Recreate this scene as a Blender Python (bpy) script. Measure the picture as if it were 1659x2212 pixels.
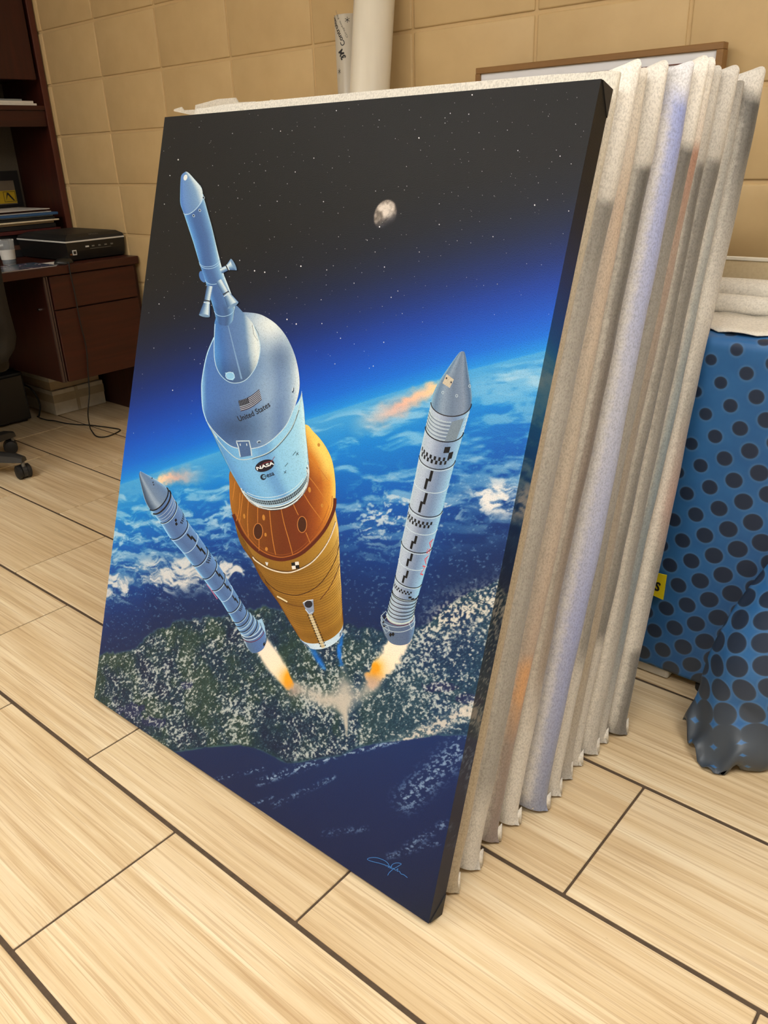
import bpy, bmesh, math, random
import numpy as np
from mathutils import Matrix, Vector
from mathutils.geometry import tessellate_polygon

random.seed(7)
for o in list(bpy.data.objects):
    bpy.data.objects.remove(o)
SC = bpy.context.scene
COL = SC.collection

# ------------------------------------------------------------------ camera
F_PX = 1748.49
YAW, PITCH, ROLL = -0.7235087, -0.4198547, -0.0375674
CAM = np.array([2.62893, -2.09909, 1.105])
PP = np.array([829.5, 1106.0])
cy_, sy_, cp_, sp_ = math.cos(YAW), math.sin(YAW), math.cos(PITCH), math.sin(PITCH)
fwd = np.array([sy_ * cp_, cy_ * cp_, sp_])
rgt0 = np.array([cy_, -sy_, 0.0])
up0 = np.cross(rgt0, fwd)
rgt = math.cos(ROLL) * rgt0 + math.sin(ROLL) * up0
upv = -math.sin(ROLL) * rgt0 + math.cos(ROLL) * up0
RM = np.array([rgt, upv, fwd])
cam_d = bpy.data.cameras.new('camera')
cam = bpy.data.objects.new('camera', cam_d)
COL.objects.link(cam)
M = Matrix.Identity(4)
for i in range(3):
    M[i][0] = rgt[i]; M[i][1] = upv[i]; M[i][2] = -fwd[i]; M[i][3] = CAM[i]
cam.matrix_world = M
cam_d.sensor_fit = 'HORIZONTAL'
cam_d.sensor_width = 36.0
cam_d.lens = F_PX / 1659.0 * 36.0
cam_d.clip_start = 0.02
SC.camera = cam

# ------------------------------------------------------------------ world, exposure, lamp settings
wd = bpy.data.worlds.new('world')
SC.world = wd
wd.use_nodes = True
wd.node_tree.nodes['Background'].inputs[0].default_value = (1.0, 0.95, 0.88, 1)
wd.node_tree.nodes['Background'].inputs[1].default_value = 0.05
SC.view_settings.view_transform = 'Standard'
SC.view_settings.look = 'None'
SC.view_settings.gamma = 1.0
SC.view_settings.use_curve_mapping = False
SC.view_settings.exposure = 0.0
LAMP_STRENGTH = 19.5
LAMP_COLOUR = (1.0, 0.985, 0.955)
CEILING_Z = 2.75
LAMP_SPOTS = [(0.2, -2.9), (2.4, -2.9), (3.5, -1.5), (1.3, -4.2)]

# ------------------------------------------------------------------ helpers
def lin(c):
    c = np.clip(np.asarray(c, float), 0, 1)
    return np.where(c <= 0.04045, c / 12.92, ((c + 0.055) / 1.055) ** 2.4)

def rgb(r, g, b):
    return tuple(float(v) for v in lin((r / 255., g / 255., b / 255.))) + (1.0,)

def ray(px, py):
    d = np.array([(px - PP[0]) / F_PX, -(py - PP[1]) / F_PX, 1.0])
    return RM.T @ d

def hit(px, py, n, d0):
    d = ray(px, py); n = np.asarray(n, float)
    return CAM + d * ((d0 - CAM @ n) / (d @ n))

def on_floor(px, py, z=0.0): return hit(px, py, (0, 0, 1), z)
def on_x(px, py, x): return hit(px, py, (1, 0, 0), x)
def on_y(px, py, y): return hit(px, py, (0, 1, 0), y)

def link(name, me, mat=None, parent=None, loc=None, rot=None):
    o = bpy.data.objects.new(name, me)
    COL.objects.link(o)
    if mat is not None:
        me.materials.append(mat)
    if parent is not None:
        o.parent = parent
    if loc is not None:
        o.location = loc
    if rot is not None:
        o.rotation_euler = rot
    return o

def tag(o, label, cat=None, group=None, kind=None):
    o['label'] = label
    if cat: o['category'] = cat
    if group: o['group'] = group
    if kind: o['kind'] = kind
    return o

def empty(name, loc, label, cat, group=None, rot=None):
    o = bpy.data.objects.new(name, None)
    o.empty_display_size = 0.05
    COL.objects.link(o)
    o.location = loc
    if rot: o.rotation_euler = rot
    return tag(o, label, cat, group)

class MB:
    """collects simple shapes into one mesh"""
    def __init__(s, org=(0, 0, 0)):
        s.bm = bmesh.new(); s.o = Vector(org)
    def box(s, x0, x1, y0, y1, z0, z1, bev=0.0, seg=2):
        r = bmesh.ops.create_cube(s.bm, size=1.0)
        for v in r['verts']:
            v.co = Vector(((x0 + x1) / 2 + v.co.x * (x1 - x0), (y0 + y1) / 2 + v.co.y * (y1 - y0), (z0 + z1) / 2 + v.co.z * (z1 - z0))) - s.o
        if bev > 0:
            es = {e for v in r['verts'] for e in v.link_edges}
            bmesh.ops.bevel(s.bm, geom=list(es), offset=bev, segments=seg, profile=0.6, affect='EDGES')
        return s
    def tube(s, pts, rad, n=10, caps=True):
        pts = [Vector(p) - s.o for p in pts]
        rads = rad if hasattr(rad, '__len__') else [rad] * len(pts)
        rings = []; prev = None
        for i, p in enumerate(pts):
            t = (pts[min(i + 1, len(pts) - 1)] - pts[max(i - 1, 0)]).normalized()
            if prev is None:
                a = Vector((0, 0, 1)) if abs(t.z) < .9 else Vector((1, 0, 0))
                prev = t.cross(a).normalized()
            nrm = (prev - t * prev.dot(t)).normalized(); prev = nrm
            b = t.cross(nrm)
            rings.append([s.bm.verts.new(p + (nrm * math.cos(k * 2 * math.pi / n) + b * math.sin(k * 2 * math.pi / n)) * rads[i]) for k in range(n)])
        for a, b in zip(rings, rings[1:]):
            for k in range(n):
                s.bm.faces.new((a[k], a[(k + 1) % n], b[(k + 1) % n], b[k]))
        if caps:
            s.bm.faces.new(rings[0][::-1]); s.bm.faces.new(rings[-1])
        return s
    def grid(s, P, close_u=False):
        """P[i][j] array of points"""
        vs = [[s.bm.verts.new(Vector(p) - s.o) for p in row] for row in P]
        for i in range(len(vs) - 1):
            for j in range(len(vs[0]) - 1):
                s.bm.faces.new((vs[i][j], vs[i][j + 1], vs[i + 1][j + 1], vs[i + 1][j]))
        return vs
    def prism(s, pts, vec):
        a = [s.bm.verts.new(Vector(p) - s.o) for p in pts]
        b = [s.bm.verts.new(Vector(p) + Vector(vec) - s.o) for p in pts]
        n = len(a)
        s.bm.faces.new(a[::-1]); s.bm.faces.new(b)
        for k in range(n):
            s.bm.faces.new((a[k], a[(k + 1) % n], b[(k + 1) % n], b[k]))
        return s
    def build(s, name, mat, parent=None, smooth=False, loc=None):
        bmesh.ops.recalc_face_normals(s.bm, faces=s.bm.faces[:])
        me = bpy.data.meshes.new(name)
        s.bm.to_mesh(me); s.bm.free()
        if smooth:
            me.polygons.foreach_set('use_smooth', [True] * len(me.polygons))
            me.update()
        return link(name, me, mat, parent, loc)

def autosmooth(o, deg=35):
    me = o.data
    me.polygons.foreach_set('use_smooth', [True] * len(me.polygons))
    bm = bmesh.new(); bm.from_mesh(me)
    for e in bm.edges:
        if len(e.link_faces) == 2 and e.calc_face_angle(0) > math.radians(deg):
            e.smooth = False
    bm.to_mesh(me); bm.free()
    return o

# ---- node materials
class NM:
    def __init__(s, name):
        s.m = bpy.data.materials.new(name); s.m.use_nodes = True
        s.t = s.m.node_tree; s.b = s.t.nodes['Principled BSDF']
    def n(s, typ, **kw):
        nd = s.t.nodes.new(typ)
        for k, v in kw.items():
            if k.startswith('i_'):
                nd.inputs[k[2:].replace('_', ' ')].default_value = v
            else:
                setattr(nd, k, v)
        return nd
    def l(s, a, b): s.t.links.new(a, b)
    def coord(s, scale=(1, 1, 1), rot=(0, 0, 0), which='Object'):
        tc = s.n('ShaderNodeTexCoord'); mp = s.n('ShaderNodeMapping')
        mp.inputs['Scale'].default_value = scale; mp.inputs['Rotation'].default_value = rot
        s.l(tc.outputs[which], mp.inputs['Vector'])
        return mp.outputs['Vector']
    def noise(s, vec, scale, detail=4, rough=.55, dist=0.0):
        nd = s.n('ShaderNodeTexNoise')
        nd.inputs['Scale'].default_value = scale; nd.inputs['Detail'].default_value = detail
        nd.inputs['Roughness'].default_value = rough; nd.inputs['Distortion'].default_value = dist
        if vec is not None: s.l(vec, nd.inputs['Vector'])
        return nd.outputs['Fac']
    def ramp(s, fac, stops, interp='LINEAR'):
        nd = s.n('ShaderNodeValToRGB'); cr = nd.color_ramp; cr.interpolation = interp
        while len(cr.elements) < len(stops): cr.elements.new(0.5)
        for e, (p, c) in zip(cr.elements, stops):
            e.position = p; e.color = c if hasattr(c, '__len__') else (c, c, c, 1)
        s.l(fac, nd.inputs['Fac'])
        return nd.outputs['Color']
    def mix(s, fac, a, b, blend='MIX'):
        nd = s.n('ShaderNodeMix', data_type='RGBA', blend_type=blend)
        for sock, v in ((nd.inputs['Factor'], fac), (nd.inputs['A'], a), (nd.inputs['B'], b)):
            pass
        ins = {i.identifier: i for i in nd.inputs}
        for key, v in (('Factor_Float', fac), ('A_Color', a), ('B_Color', b)):
            if hasattr(v, 'is_output'): s.l(v, ins[key])
            elif key == 'Factor_Float': ins[key].default_value = v
            else: ins[key].default_value = v
        return {o.identifier: o for o in nd.outputs}['Result_Color']
    def math(s, op, a, b=None, c=None):
        nd = s.n('ShaderNodeMath', operation=op)
        for i, v in enumerate((a, b, c)):
            if v is None: continue
            if hasattr(v, 'is_output'): s.l(v, nd.inputs[i])
            else: nd.inputs[i].default_value = v
        return nd.outputs[0]
    def bump(s, h, strength=.3, dist=.002):
        nd = s.n('ShaderNodeBump'); nd.inputs['Strength'].default_value = strength; nd.inputs['Distance'].default_value = dist
        s.l(h, nd.inputs['Height']); s.l(nd.outputs['Normal'], s.b.inputs['Normal'])
    def base(s, c):
        if hasattr(c, 'is_output'): s.l(c, s.b.inputs['Base Color'])
        else: s.b.inputs['Base Color'].default_value = c
    def done(s, rough=.5, spec=.5, metal=0.0):
        s.b.inputs['Roughness'].default_value = rough
        s.b.inputs['Specular IOR Level'].default_value = spec
        s.b.inputs['Metallic'].default_value = metal
        return s.m

def plain(name, c, rough=.5, spec=.5, var=.06, scale=30, metal=0.0, bump=0.0):
    k = NM(name)
    f = k.noise(k.coord(), scale, 3)
    lo = tuple(v * (1 - var) for v in c[:3]) + (1,); hi = tuple(min(1, v * (1 + var)) for v in c[:3]) + (1,)
    k.base(k.ramp(f, [(.3, lo), (.7, hi)]))
    if bump: k.bump(f, bump, .001)
    return k.done(rough, spec, metal)

def wood(name, c1, c2, axis='y', rough=.35, spec=.4):
    k = NM(name)
    sc = {'x': (2, 30, 30), 'y': (30, 2, 30), 'z': (30, 30, 2)}[axis]
    f = k.noise(k.coord(sc), 1.5, 5, .6, .6)
    k.base(k.ramp(f, [(.25, c1), (.75, c2)]))
    return k.done(rough, spec)

MT = {}
# floor tile: vein-cut travertine
k = NM('travertine_tile')
oi = k.n('ShaderNodeObjectInfo')
vec = k.coord((1, 1, 1))
addv = k.n('ShaderNodeVectorMath', operation='ADD')
cmb = k.n('ShaderNodeCombineXYZ')
k.l(k.math('MULTIPLY', oi.outputs['Random'], 37.0), cmb.inputs[0]); k.l(k.math('MULTIPLY', oi.outputs['Random'], 91.0), cmb.inputs[1])
k.l(vec, addv.inputs[0]); k.l(cmb.outputs[0], addv.inputs[1])
def stretched(kk, v, s, rot=0.0):
    mp = kk.n('ShaderNodeMapping'); mp.inputs['Scale'].default_value = s; mp.inputs['Rotation'].default_value = (0, 0, rot)
    kk.l(v, mp.inputs['Vector']); return mp.outputs['Vector']
base_v = addv.outputs[0]
f1 = k.noise(stretched(k, base_v, (1.1, 34, 1), .05), 1.0, 7, .66, .3)
f2 = k.noise(stretched(k, base_v, (2.2, 85, 1), .035), 1.0, 4, .55, .35)
f3 = k.noise(stretched(k, base_v, (1.0, 5, 1)), 1.0, 3, .5, .2)
c = k.ramp(f1, [(.30, rgb(196, 168, 128)), (.44, rgb(214, 190, 150)), (.55, rgb(224, 203, 166)), (.72, rgb(232, 215, 182))])
f4 = k.noise(stretched(k, base_v, (3.0, 230, 1), .03), 1.0, 3, .6, .5)
c = k.mix(k.ramp(f2, [(.38, .45), (.46, .0)]), c, rgb(178, 146, 106))
c = k.mix(k.ramp(f2, [(.56, .0), (.70, .7)]), c, rgb(238, 224, 192))
c = k.mix(k.ramp(f4, [(.40, .42), (.455, .0)]), c, rgb(170, 136, 98))
c = k.mix(k.ramp(f3, [(.35, .3), (.65, 0.0)]), c, rgb(198, 170, 130))
pit = k.noise(stretched(k, base_v, (60, 130, 1)), 1.0, 3, .6, .0)
c = k.mix(k.ramp(pit, [(.20, .6), (.27, .0)]), c, rgb(150, 120, 85))
k.base(c)
k.bump(f2, .05, .0006)
MT['tile'] = k.done(.40, .42)
MT['grout'] = plain('floor_grout', rgb(84, 70, 56), .9, .2, .15, 60)

# painted block
k = NM('painted_block')
v = k.coord((1, 1, 1)); oi = k.n('ShaderNodeObjectInfo')
addv = k.n('ShaderNodeVectorMath', operation='ADD'); cmb = k.n('ShaderNodeCombineXYZ')
k.l(k.math('MULTIPLY', oi.outputs['Random'], 53.0), cmb.inputs[0]); k.l(k.math('MULTIPLY', oi.outputs['Random'], 17.0), cmb.inputs[2])
k.l(v, addv.inputs[0]); k.l(cmb.outputs[0], addv.inputs[1])
f1 = k.noise(addv.outputs[0], 9, 3); f2 = k.noise(addv.outputs[0], 95, 6, .6); f3 = k.noise(addv.outputs[0], 22, 3, .5)
k.base(k.ramp(f1, [(.3, rgb(190, 162, 116)), (.7, rgb(199, 171, 124))]))
h = k.math('ADD', k.math('MULTIPLY', f2, .6), k.ramp(f3, [(.66, 0.0), (.76, .8)]))
k.bump(h, .35, .0016)
MT['block'] = k.done(.48, .35)
k = NM('painted_joint')
f2 = k.noise(k.coord(), 130, 4)
k.base(rgb(196, 167, 121)); k.bump(f2, .3, .001)
MT['joint'] = k.done(.55, .3)
MT['paint'] = plain('plain_wall_paint', rgb(206, 196, 176), .6, .3, .03, 4)
MT['ceiling'] = plain('ceiling_tile_white', rgb(232, 228, 218), .8, .2, .04, 40)
k = NM('lamp_diffuser')
k.base((.9, .9, .9, 1)); k.b.inputs['Emission Color'].default_value = LAMP_COLOUR + (1,)
k.b.inputs['Emission Strength'].default_value = LAMP_STRENGTH
MT['lamp'] = k.done(.5)
MT['lamp_frame'] = plain('lamp_frame_white', rgb(235, 235, 232), .4)

# ------------------------------------------------------------------ structure: floor
XL, XR, YB = -1.47, 4.9, -4.8
TH = 0.003891
TU, TV, V0, U0 = 0.6065, 0.3095, -1.84922, 0.990
floor = MB().box(XL, XR, YB, 0.05, -.10, -.0025).build('floor', MT['grout'])
tag(floor, 'floor of long cream travertine tiles with dark grout joints', 'floor', kind='structure')
tm = MB().box(-(TU - .0045) / 2, (TU - .0045) / 2, -(TV - .0085) / 2, (TV - .0085) / 2, -.008, 0, .0012, 1)
bmesh.ops.recalc_face_normals(tm.bm, faces=tm.bm.faces[:])
tile_me = bpy.data.meshes.new('tile'); tm.bm.to_mesh(tile_me); tm.bm.free(); tile_me.materials.append(MT['tile'])
cs, sn = math.cos(TH), math.sin(TH)
for kk in range(-6, 7):
    vv = V0 + TV * (kk + .5)
    if vv > .18 or vv < -3.6: continue
    off = U0 if kk % 2 == 0 else U0 + .305
    for jj in range(-6, 7):
        uu = off + TU * (jj + .5)
        x, y = cs * uu - sn * vv, sn * uu + cs * vv
        if x < XL - .2 or x > XR - .3: continue
        link('tile', tile_me, None, floor, (x, y, 0), (0, 0, TH))

# ------------------------------------------------------------------ structure: walls
wb = MB().box(XL - .2, XR + .1, .0045, .15, 0, CEILING_Z + .1).build('wall_back', MT['joint'])
tag(wb, 'tan painted concrete block wall with stacked joints', 'wall', kind='structure')
BW, BH, X0, Z0 = .4064, .2032, -1.07898, 1.41495
bb = MB().box(-(BW - .009) / 2, (BW - .009) / 2, 0, .02, -(BH - .009) / 2, (BH - .009) / 2, .0045, 2)
bmesh.ops.recalc_face_normals(bb.bm, faces=bb.bm.faces[:])
block_me = bpy.data.meshes.new('block'); bb.bm.to_mesh(block_me); bb.bm.free(); block_me.materials.append(MT['block'])
block_me.polygons.foreach_set('use_smooth', [True] * len(block_me.polygons))
for i in range(-1, 13):
    for j in range(-7, 6):
        zc = Z0 + BH * (j + .5)
        link('block', block_me, None, wb, (X0 + BW * (i + .5), random.uniform(-.0006, .0006), zc))
for nm, lab, args in (('wall_left', 'plain tan wall behind the dark wooden desk', (XL - .15, XL, YB - .1, .0, 0, CEILING_Z + .1)),
                      ('wall_right', 'plain tan wall at the far right of the room', (XR, XR + .1, YB - .1, .0, 0, CEILING_Z + .1)),
                      ('wall_front', 'plain tan wall opposite the block wall', (XL - .1, XR + .1, YB - .1, YB, 0, CEILING_Z + .1))):
    tag(MB().box(*args).build(nm, MT['paint']), lab, 'wall', kind='structure')
tag(MB().box(XL - .1, XR + .1, YB - .1, .1, CEILING_Z, CEILING_Z + .08).build('ceiling', MT['ceiling']), 'white office ceiling', 'ceiling', kind='structure')
for i, (lx, ly) in enumerate(LAMP_SPOTS):
    e = empty('ceiling_light', (lx, ly, CEILING_Z), 'flat fluorescent ceiling light panel with white frame', 'light', 'ceiling light panels')
    m = MB()
    for a in ((-.62, .62, -.32, -.29), (-.62, .62, .29, .32), (-.62, -.59, -.29, .29), (.59, .62, -.29, .29)):
        m.box(a[0], a[1], a[2], a[3], -.03, 0)
    m.build('frame', MT['lamp_frame'], e)
    MB().box(-.59, .59, -.29, .29, -.02, -.012).build('diffuser', MT['lamp'], e)

# ------------------------------------------------------------------ the unwrapped canvas
CW, CH, CT = .9337, 1.2335, .036
C_OX, C_OY, C_YAW, C_LEAN = 1.14454, -1.41974, .012708, .326026
cu = np.array([math.cos(C_YAW), math.sin(C_YAW), 0.0])
cb = np.array([-math.sin(C_YAW), math.cos(C_YAW), 0.0])
cvv = math.cos(C_LEAN) * np.array([0, 0, 1.0]) + math.sin(C_LEAN) * cb
cn = np.cross(cu, cvv)
C_O = np.array([C_OX, C_OY, CT * math.sin(C_LEAN)])
canvas = empty('canvas_print', tuple(C_O), 'unwrapped canvas print of a rocket above the Earth leaning against the wrapped canvases', 'canvas print')
CMX = Matrix.Identity(4)
for i in range(3):
    CMX[i][0] = cu[i]; CMX[i][1] = cvv[i]; CMX[i][2] = cn[i]; CMX[i][3] = C_O[i]
canvas.matrix_world = CMX

def P2(px, py):
    d = ray(px, py); t = ((C_O - CAM) @ cn) / (d @ cn); q = CAM + d * t - C_O
    return (float(q @ cu), float(q @ cvv))

def to_px(u, v):
    """canvas coordinates (arrays) -> photograph coordinates"""
    W = C_O[None, :] + u.reshape(-1, 1) * cu + v.reshape(-1, 1) * cvv - CAM
    D = W @ RM.T
    return (PP[0] + F_PX * D[:, 0] / D[:, 2]).reshape(u.shape), (PP[1] - F_PX * D[:, 1] / D[:, 2]).reshape(u.shape)

# ---- numpy noise
def _h(ix, iy, seed):
    n = (ix.astype(np.int64) * 374761393 + iy.astype(np.int64) * 668265263 + seed * 974634777) & 0xffffffff
    n = ((n ^ (n >> 13)) * 1274126177) & 0xffffffff
    return ((n ^ (n >> 16)) & 0xffff) / 65535.0

def vnoise(x, y, seed=0):
    ix, iy = np.floor(x), np.floor(y); fx, fy = x - ix, y - iy
    fx = fx * fx * fx * (fx * (fx * 6 - 15) + 10); fy = fy * fy * fy * (fy * (fy * 6 - 15) + 10)
    a, b = _h(ix, iy, seed), _h(ix + 1, iy, seed); c, d = _h(ix, iy + 1, seed), _h(ix + 1, iy + 1, seed)
    return (a * (1 - fx) + b * fx) * (1 - fy) + (c * (1 - fx) + d * fx) * fy

def fbm(x, y, seed=0, oct=5, gain=.5):
    s = 0; a = 1; t = 0
    for i in range(oct):
        s = s + a * vnoise(x, y, seed + i * 13); t += a
        x, y = x * 2.03 + 17.1, y * 2.03 + 5.3; a *= gain
    return s / t

def sstep(a, b, x):
    t = np.clip((x - a) / (b - a), 0, 1)
    return t * t * (3 - 2 * t)

def rotd(x, y, deg):
    a = math.radians(deg); return x * math.cos(a) + y * math.sin(a), -x * math.sin(a) + y * math.cos(a)

def ramp_np(x, stops):
    xs = [s[0] for s in stops]
    return np.stack([np.interp(x, xs, [s[1][c] / 255. for s in stops]) for c in range(3)], -1)

def over(img, alpha, col):
    col = np.asarray(col, float)
    if col.max() > 1.5: col = col / 255.
    return img * (1 - alpha[..., None]) + col * alpha[..., None]

def brush(X, Y, pts, width, soft=.6):
    """soft stroke along a polyline: returns alpha and position along it (0..1)"""
    best = np.full(X.shape, 1e9); tt = np.zeros(X.shape)
    n = len(pts) - 1
    for i in range(n):
        ax, ay = pts[i]; bx, by = pts[i + 1]
        dx, dy = bx - ax, by - ay
        t = np.clip(((X - ax) * dx + (Y - ay) * dy) / (dx * dx + dy * dy), 0, 1)
        w = width[i] * (1 - t) + width[i + 1] * t
        d = np.hypot(X - ax - t * dx, Y - ay - t * dy) / w
        m = d < best
        best = np.where(m, d, best); tt = np.where(m, (i + t) / n, tt)
    return 1 - sstep(1 - soft, 1.0, best), tt

def paint(U, V):
    X, Y = to_px(U, V)
    # metric noise coordinates, streaks follow the curve of the globe (rising to the right)
    su, sv = U * 10, V * 10
    warp = fbm(su * .8, sv * .8, 5, 3) - .5
    limb = np.interp(X, [150, 265, 475, 662, 821, 1016, 1175, 1330], [1085, 1045, 975, 908, 857, 799, 759, 725])
    d = limb - Y
    sky = ramp_np(d, [(-10, (86, 180, 236)), (6, (30, 150, 230)), (35, (0, 120, 222)), (80, (0, 96, 204)), (140, (0, 70, 166)), (200, (6, 50, 120)),
                      (265, (14, 36, 78)), (330, (20, 27, 46)), (420, (24, 23, 26)), (600, (22, 21, 21))])
    e = -d
    # relative depth into the globe: 0 limb .. 1 upper coast
    coast = np.interp(X, [200, 230, 300, 330, 400, 490, 560, 640, 760, 860, 930, 960, 1000, 1075, 1200],
                      [1425, 1415, 1395, 1362, 1340, 1330, 1312, 1316, 1350, 1372, 1345, 1312, 1285, 1255, 1235])
    q = e / np.maximum(coast - limb, 1)
    sea = ramp_np(q, [(0, (84, 172, 226)), (.08, (58, 158, 222)), (.2, (14, 138, 218)), (.4, (4, 108, 194)), (.6, (6, 78, 156)), (.8, (14, 56, 118)), (1.0, (26, 50, 98)), (1.2, (28, 54, 100))])
    img = np.where((d > 0)[..., None], sky, sea)
    # high streaky haze near the limb
    a, b = rotd(su, sv, 14)
    st = fbm(a * 1.6 + warp, b * 9 + warp * 3, 21, 5)
    hz = sstep(.46, .72, st) * sstep(-4, 26, e) * (1 - sstep(.45, .75, q))
    img = over(img, hz * .55, (205, 226, 238))
    # right-hand haze brighter
    hz2 = sstep(.40, .62, fbm(a * 2.2, b * 7 + 4, 33, 5)) * sstep(900, 1080, X) * sstep(0, 40, e) * (1 - sstep(300, 420, e))
    img = over(img, hz2 * .5, (190, 220, 235))
    # left cloud bank
    aw, bw = a + (fbm(su * 2.2, sv * 2.2, 43, 3) - .5) * .6, b + (fbm(su * 2.2 + 7, sv * 2.2, 45, 3) - .5) * .28
    ca = fbm(aw * 2.4 + 3, bw * 9 + 1, 41, 6, .6)
    band = np.exp(-((Y - (1258 - .14 * (X - 250))) / 40.) ** 2) * (1 - sstep(570, 660, X))
    img = over(img, sstep(.54 - .22 * band, .84 - .18 * band, ca) * np.clip(band * 1.5, 0, 1) * .95, (226, 224, 222))
    band2 = np.exp(-((Y - (1150 - .2 * (X - 300))) / 70.) ** 2) * (1 - sstep(480, 640, X))
    img = over(img, sstep(.44, .72, ca) * band2 * .75, (206, 226, 238))
    # right cloud bank near the edge
    cb2 = fbm(aw * 3.4 + 7, bw * 9, 51, 6, .6)
    band3 = np.exp(-((Y - (1075 - .10 * (X - 1080))) / 46.) ** 2) * sstep(950, 1080, X)
    img = over(img, sstep(.52 - .18 * band3, .78 - .14 * band3, cb2) * np.clip(band3 * 1.3, 0, 1) * .97, (236, 234, 232))
    band4 = np.exp(-((Y - (1110 - .2 * (X - 850))) / 70.) ** 2) * sstep(740, 800, X) * (1 - sstep(960, 1040, X))
    img = over(img, sstep(.54, .70, fbm(aw * 6 + 2, bw * 16, 57, 5, .6)) * band4 * .85, (220, 226, 230))
    # thin flecks over the open sea
    fl = fbm(a * 14, b * 26, 61, 4, .6)
    img = over(img, sstep(.66, .78, fl) * sstep(.3, .5, q) * (1 - sstep(.95, 1.0, q)) * .4, (170, 200, 222))
    # land
    n1 = fbm(su * 1.7, sv * 1.7, 71, 5, .55)
    edge = (fbm(su * 5, sv * 5, 77, 4) - .5) * 22
    low = np.interp(X, [200, 378, 462, 513, 562, 622, 700, 736, 773, 833, 902, 941, 1011, 1200], [1600, 1625, 1613, 1610, 1620, 1651, 1638, 1633, 1615, 1603, 1594, 1589, 1588, 1575])
    landm = sstep(-3, 3, Y - coast + edge) * sstep(-2, 2, low - Y + edge * .25)
    land = ramp_np(n1, [(.25, (16, 40, 76)), (.42, (20, 54, 80)), (.52, (30, 62, 76)), (.62, (42, 70, 68)), (.8, (62, 84, 80))])
    bluer = sstep(640, 900, X)[..., None] * .55
    land = land * (1 - bluer) + np.array([30, 74, 116]) / 255. * bluer
    img = img * (1 - landm[..., None]) + land * landm[..., None]
    # coast line glint
    gl = np.exp(-((Y - low - edge * -.25) / 2.2) ** 2) * sstep(330, 360, X)
    img = over(img, np.clip(gl, 0, 1) * .45, (110, 150, 160))
    gl = np.exp(-((Y - coast + edge) / 2.5) ** 2) * (1 - sstep(640, 700, X))
    img = over(img, np.clip(gl, 0, 1) * .3, (110, 150, 170))
    # lakes
    for lx, ly, rx, ry in ((285, 1535, 34, 17), (330, 1560, 30, 12), (950, 1484, 44, 11), (405, 1480, 14, 8), (1010, 1510, 26, 12)):
        r = np.hypot((X - lx) / rx, (Y - ly) / ry) + (fbm(su * 8, sv * 8, 83, 3) - .5) * .9
        img = over(img, (1 - sstep(.75, 1.05, r)) * .9, (36, 50, 96))
    # scattered cumulus over land
    a2, b2 = rotd(su, sv, 38)
    puff = fbm(a2 * 15, b2 * 30, 91, 4, .62)
    puffr = fbm(su * 21 + a2 * 3, sv * 27, 95, 4, .62)
    mix = sstep(520, 680, X)
    p = puff * (1 - mix) + puffr * mix
    cover = fbm(su * 1.1 + 9, sv * 2.0, 99, 3)
    thr = .585 - .30 * (cover - .5) - .02 * mix
    top = sstep(-4, 10, Y - coast + edge) * sstep(-1, 10, low - Y)
    img = over(img, sstep(thr - .04, thr + .12, p) * top * .88, (214, 218, 216))
    p2 = fbm(a2 * 30, b2 * 60, 103, 3, .6)
    img = over(img, sstep(.55, .75, p2) * top * .35, (140, 164, 172))
    # bright bank on the right of the land
    bk = np.exp(-((Y - (1335 - .28 * (X - 960))) / 46.) ** 2) * sstep(880, 980, X)
    img = over(img, sstep(.47, .60, puffr) * bk * .9, (224, 218, 206))
    # long white cloud line, lower right
    ln = np.exp(-((Y - (1588 - .50 * (X - 905) + 10 * (fbm(su * 6, sv * 6, 105, 2) - .5))) / 13.) ** 2) * sstep(800, 870, X)
    img = over(img, np.clip(ln * (.25 + 1.5 * sstep(.40, .62, fbm(a2 * 24, b2 * 30, 107, 3))), 0, 1) * .9, (224, 216, 206))
    # open ocean at the bottom
    oc = sstep(-1, 2, Y - low + edge * -.25)
    deep = ramp_np(Y - low, [(0, (28, 58, 114)), (80, (26, 52, 106)), (220, (26, 46, 94)), (330, (28, 44, 82)), (420, (30, 42, 66))])
    shade = 1 - .12 * (1 - sstep(500, 900, X))
    img = img * (1 - oc[..., None]) + deep * shade[..., None] * oc[..., None]
    a3, b3 = rotd(su, sv, 30)
    flk = fbm(a3 * 16, b3 * 34, 111, 4, .62)
    for x0, y0, x1, y1, w, g in ((560, 1690, 700, 1640, 14, .8), (590, 1740, 720, 1680, 10, .6), (880, 1725, 1000, 1610, 50, .75), (700, 1640, 860, 1600, 9, .9),
                                 (460, 1685, 570, 1660, 7, .7), (540, 1740, 590, 1722, 6, .6), (880, 1830, 960, 1780, 16, .6), (840, 1850, 960, 1815, 12, .5), (700, 1800, 790, 1790, 12, .45)):
        al, _ = brush(X, Y, [(x0, y0), (x1, y1)], [w, w], 1.0)
        img = over(img, al * sstep(.53, .64, flk) * g * oc, (176, 200, 226))
    # smoke under the boosters
    sm = fbm(su * 4, sv * 4, 121, 5, .6)
    for pts, w, g in (([(628, 1478), (690, 1508), (742, 1520)], [18, 30, 34], .85), ([(806, 1482), (770, 1506), (742, 1520)], [22, 30, 30], .8),
                      ([(742, 1490), (742, 1530), (750, 1575)], [40, 18, 6], .75), ([(742, 1440), (742, 1490)], [10, 26], .35), ([(744, 1520), (749, 1590)], [9, 4], .9)):
        al, _ = brush(X, Y, pts, w, 1.0)
        img = over(img, np.clip(al * g * (.45 + 1.1 * sm), 0, 1), (202, 196, 186))
    # plumes
    rag = (fbm(su * 9, sv * 9, 131, 4) - .5)
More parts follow.
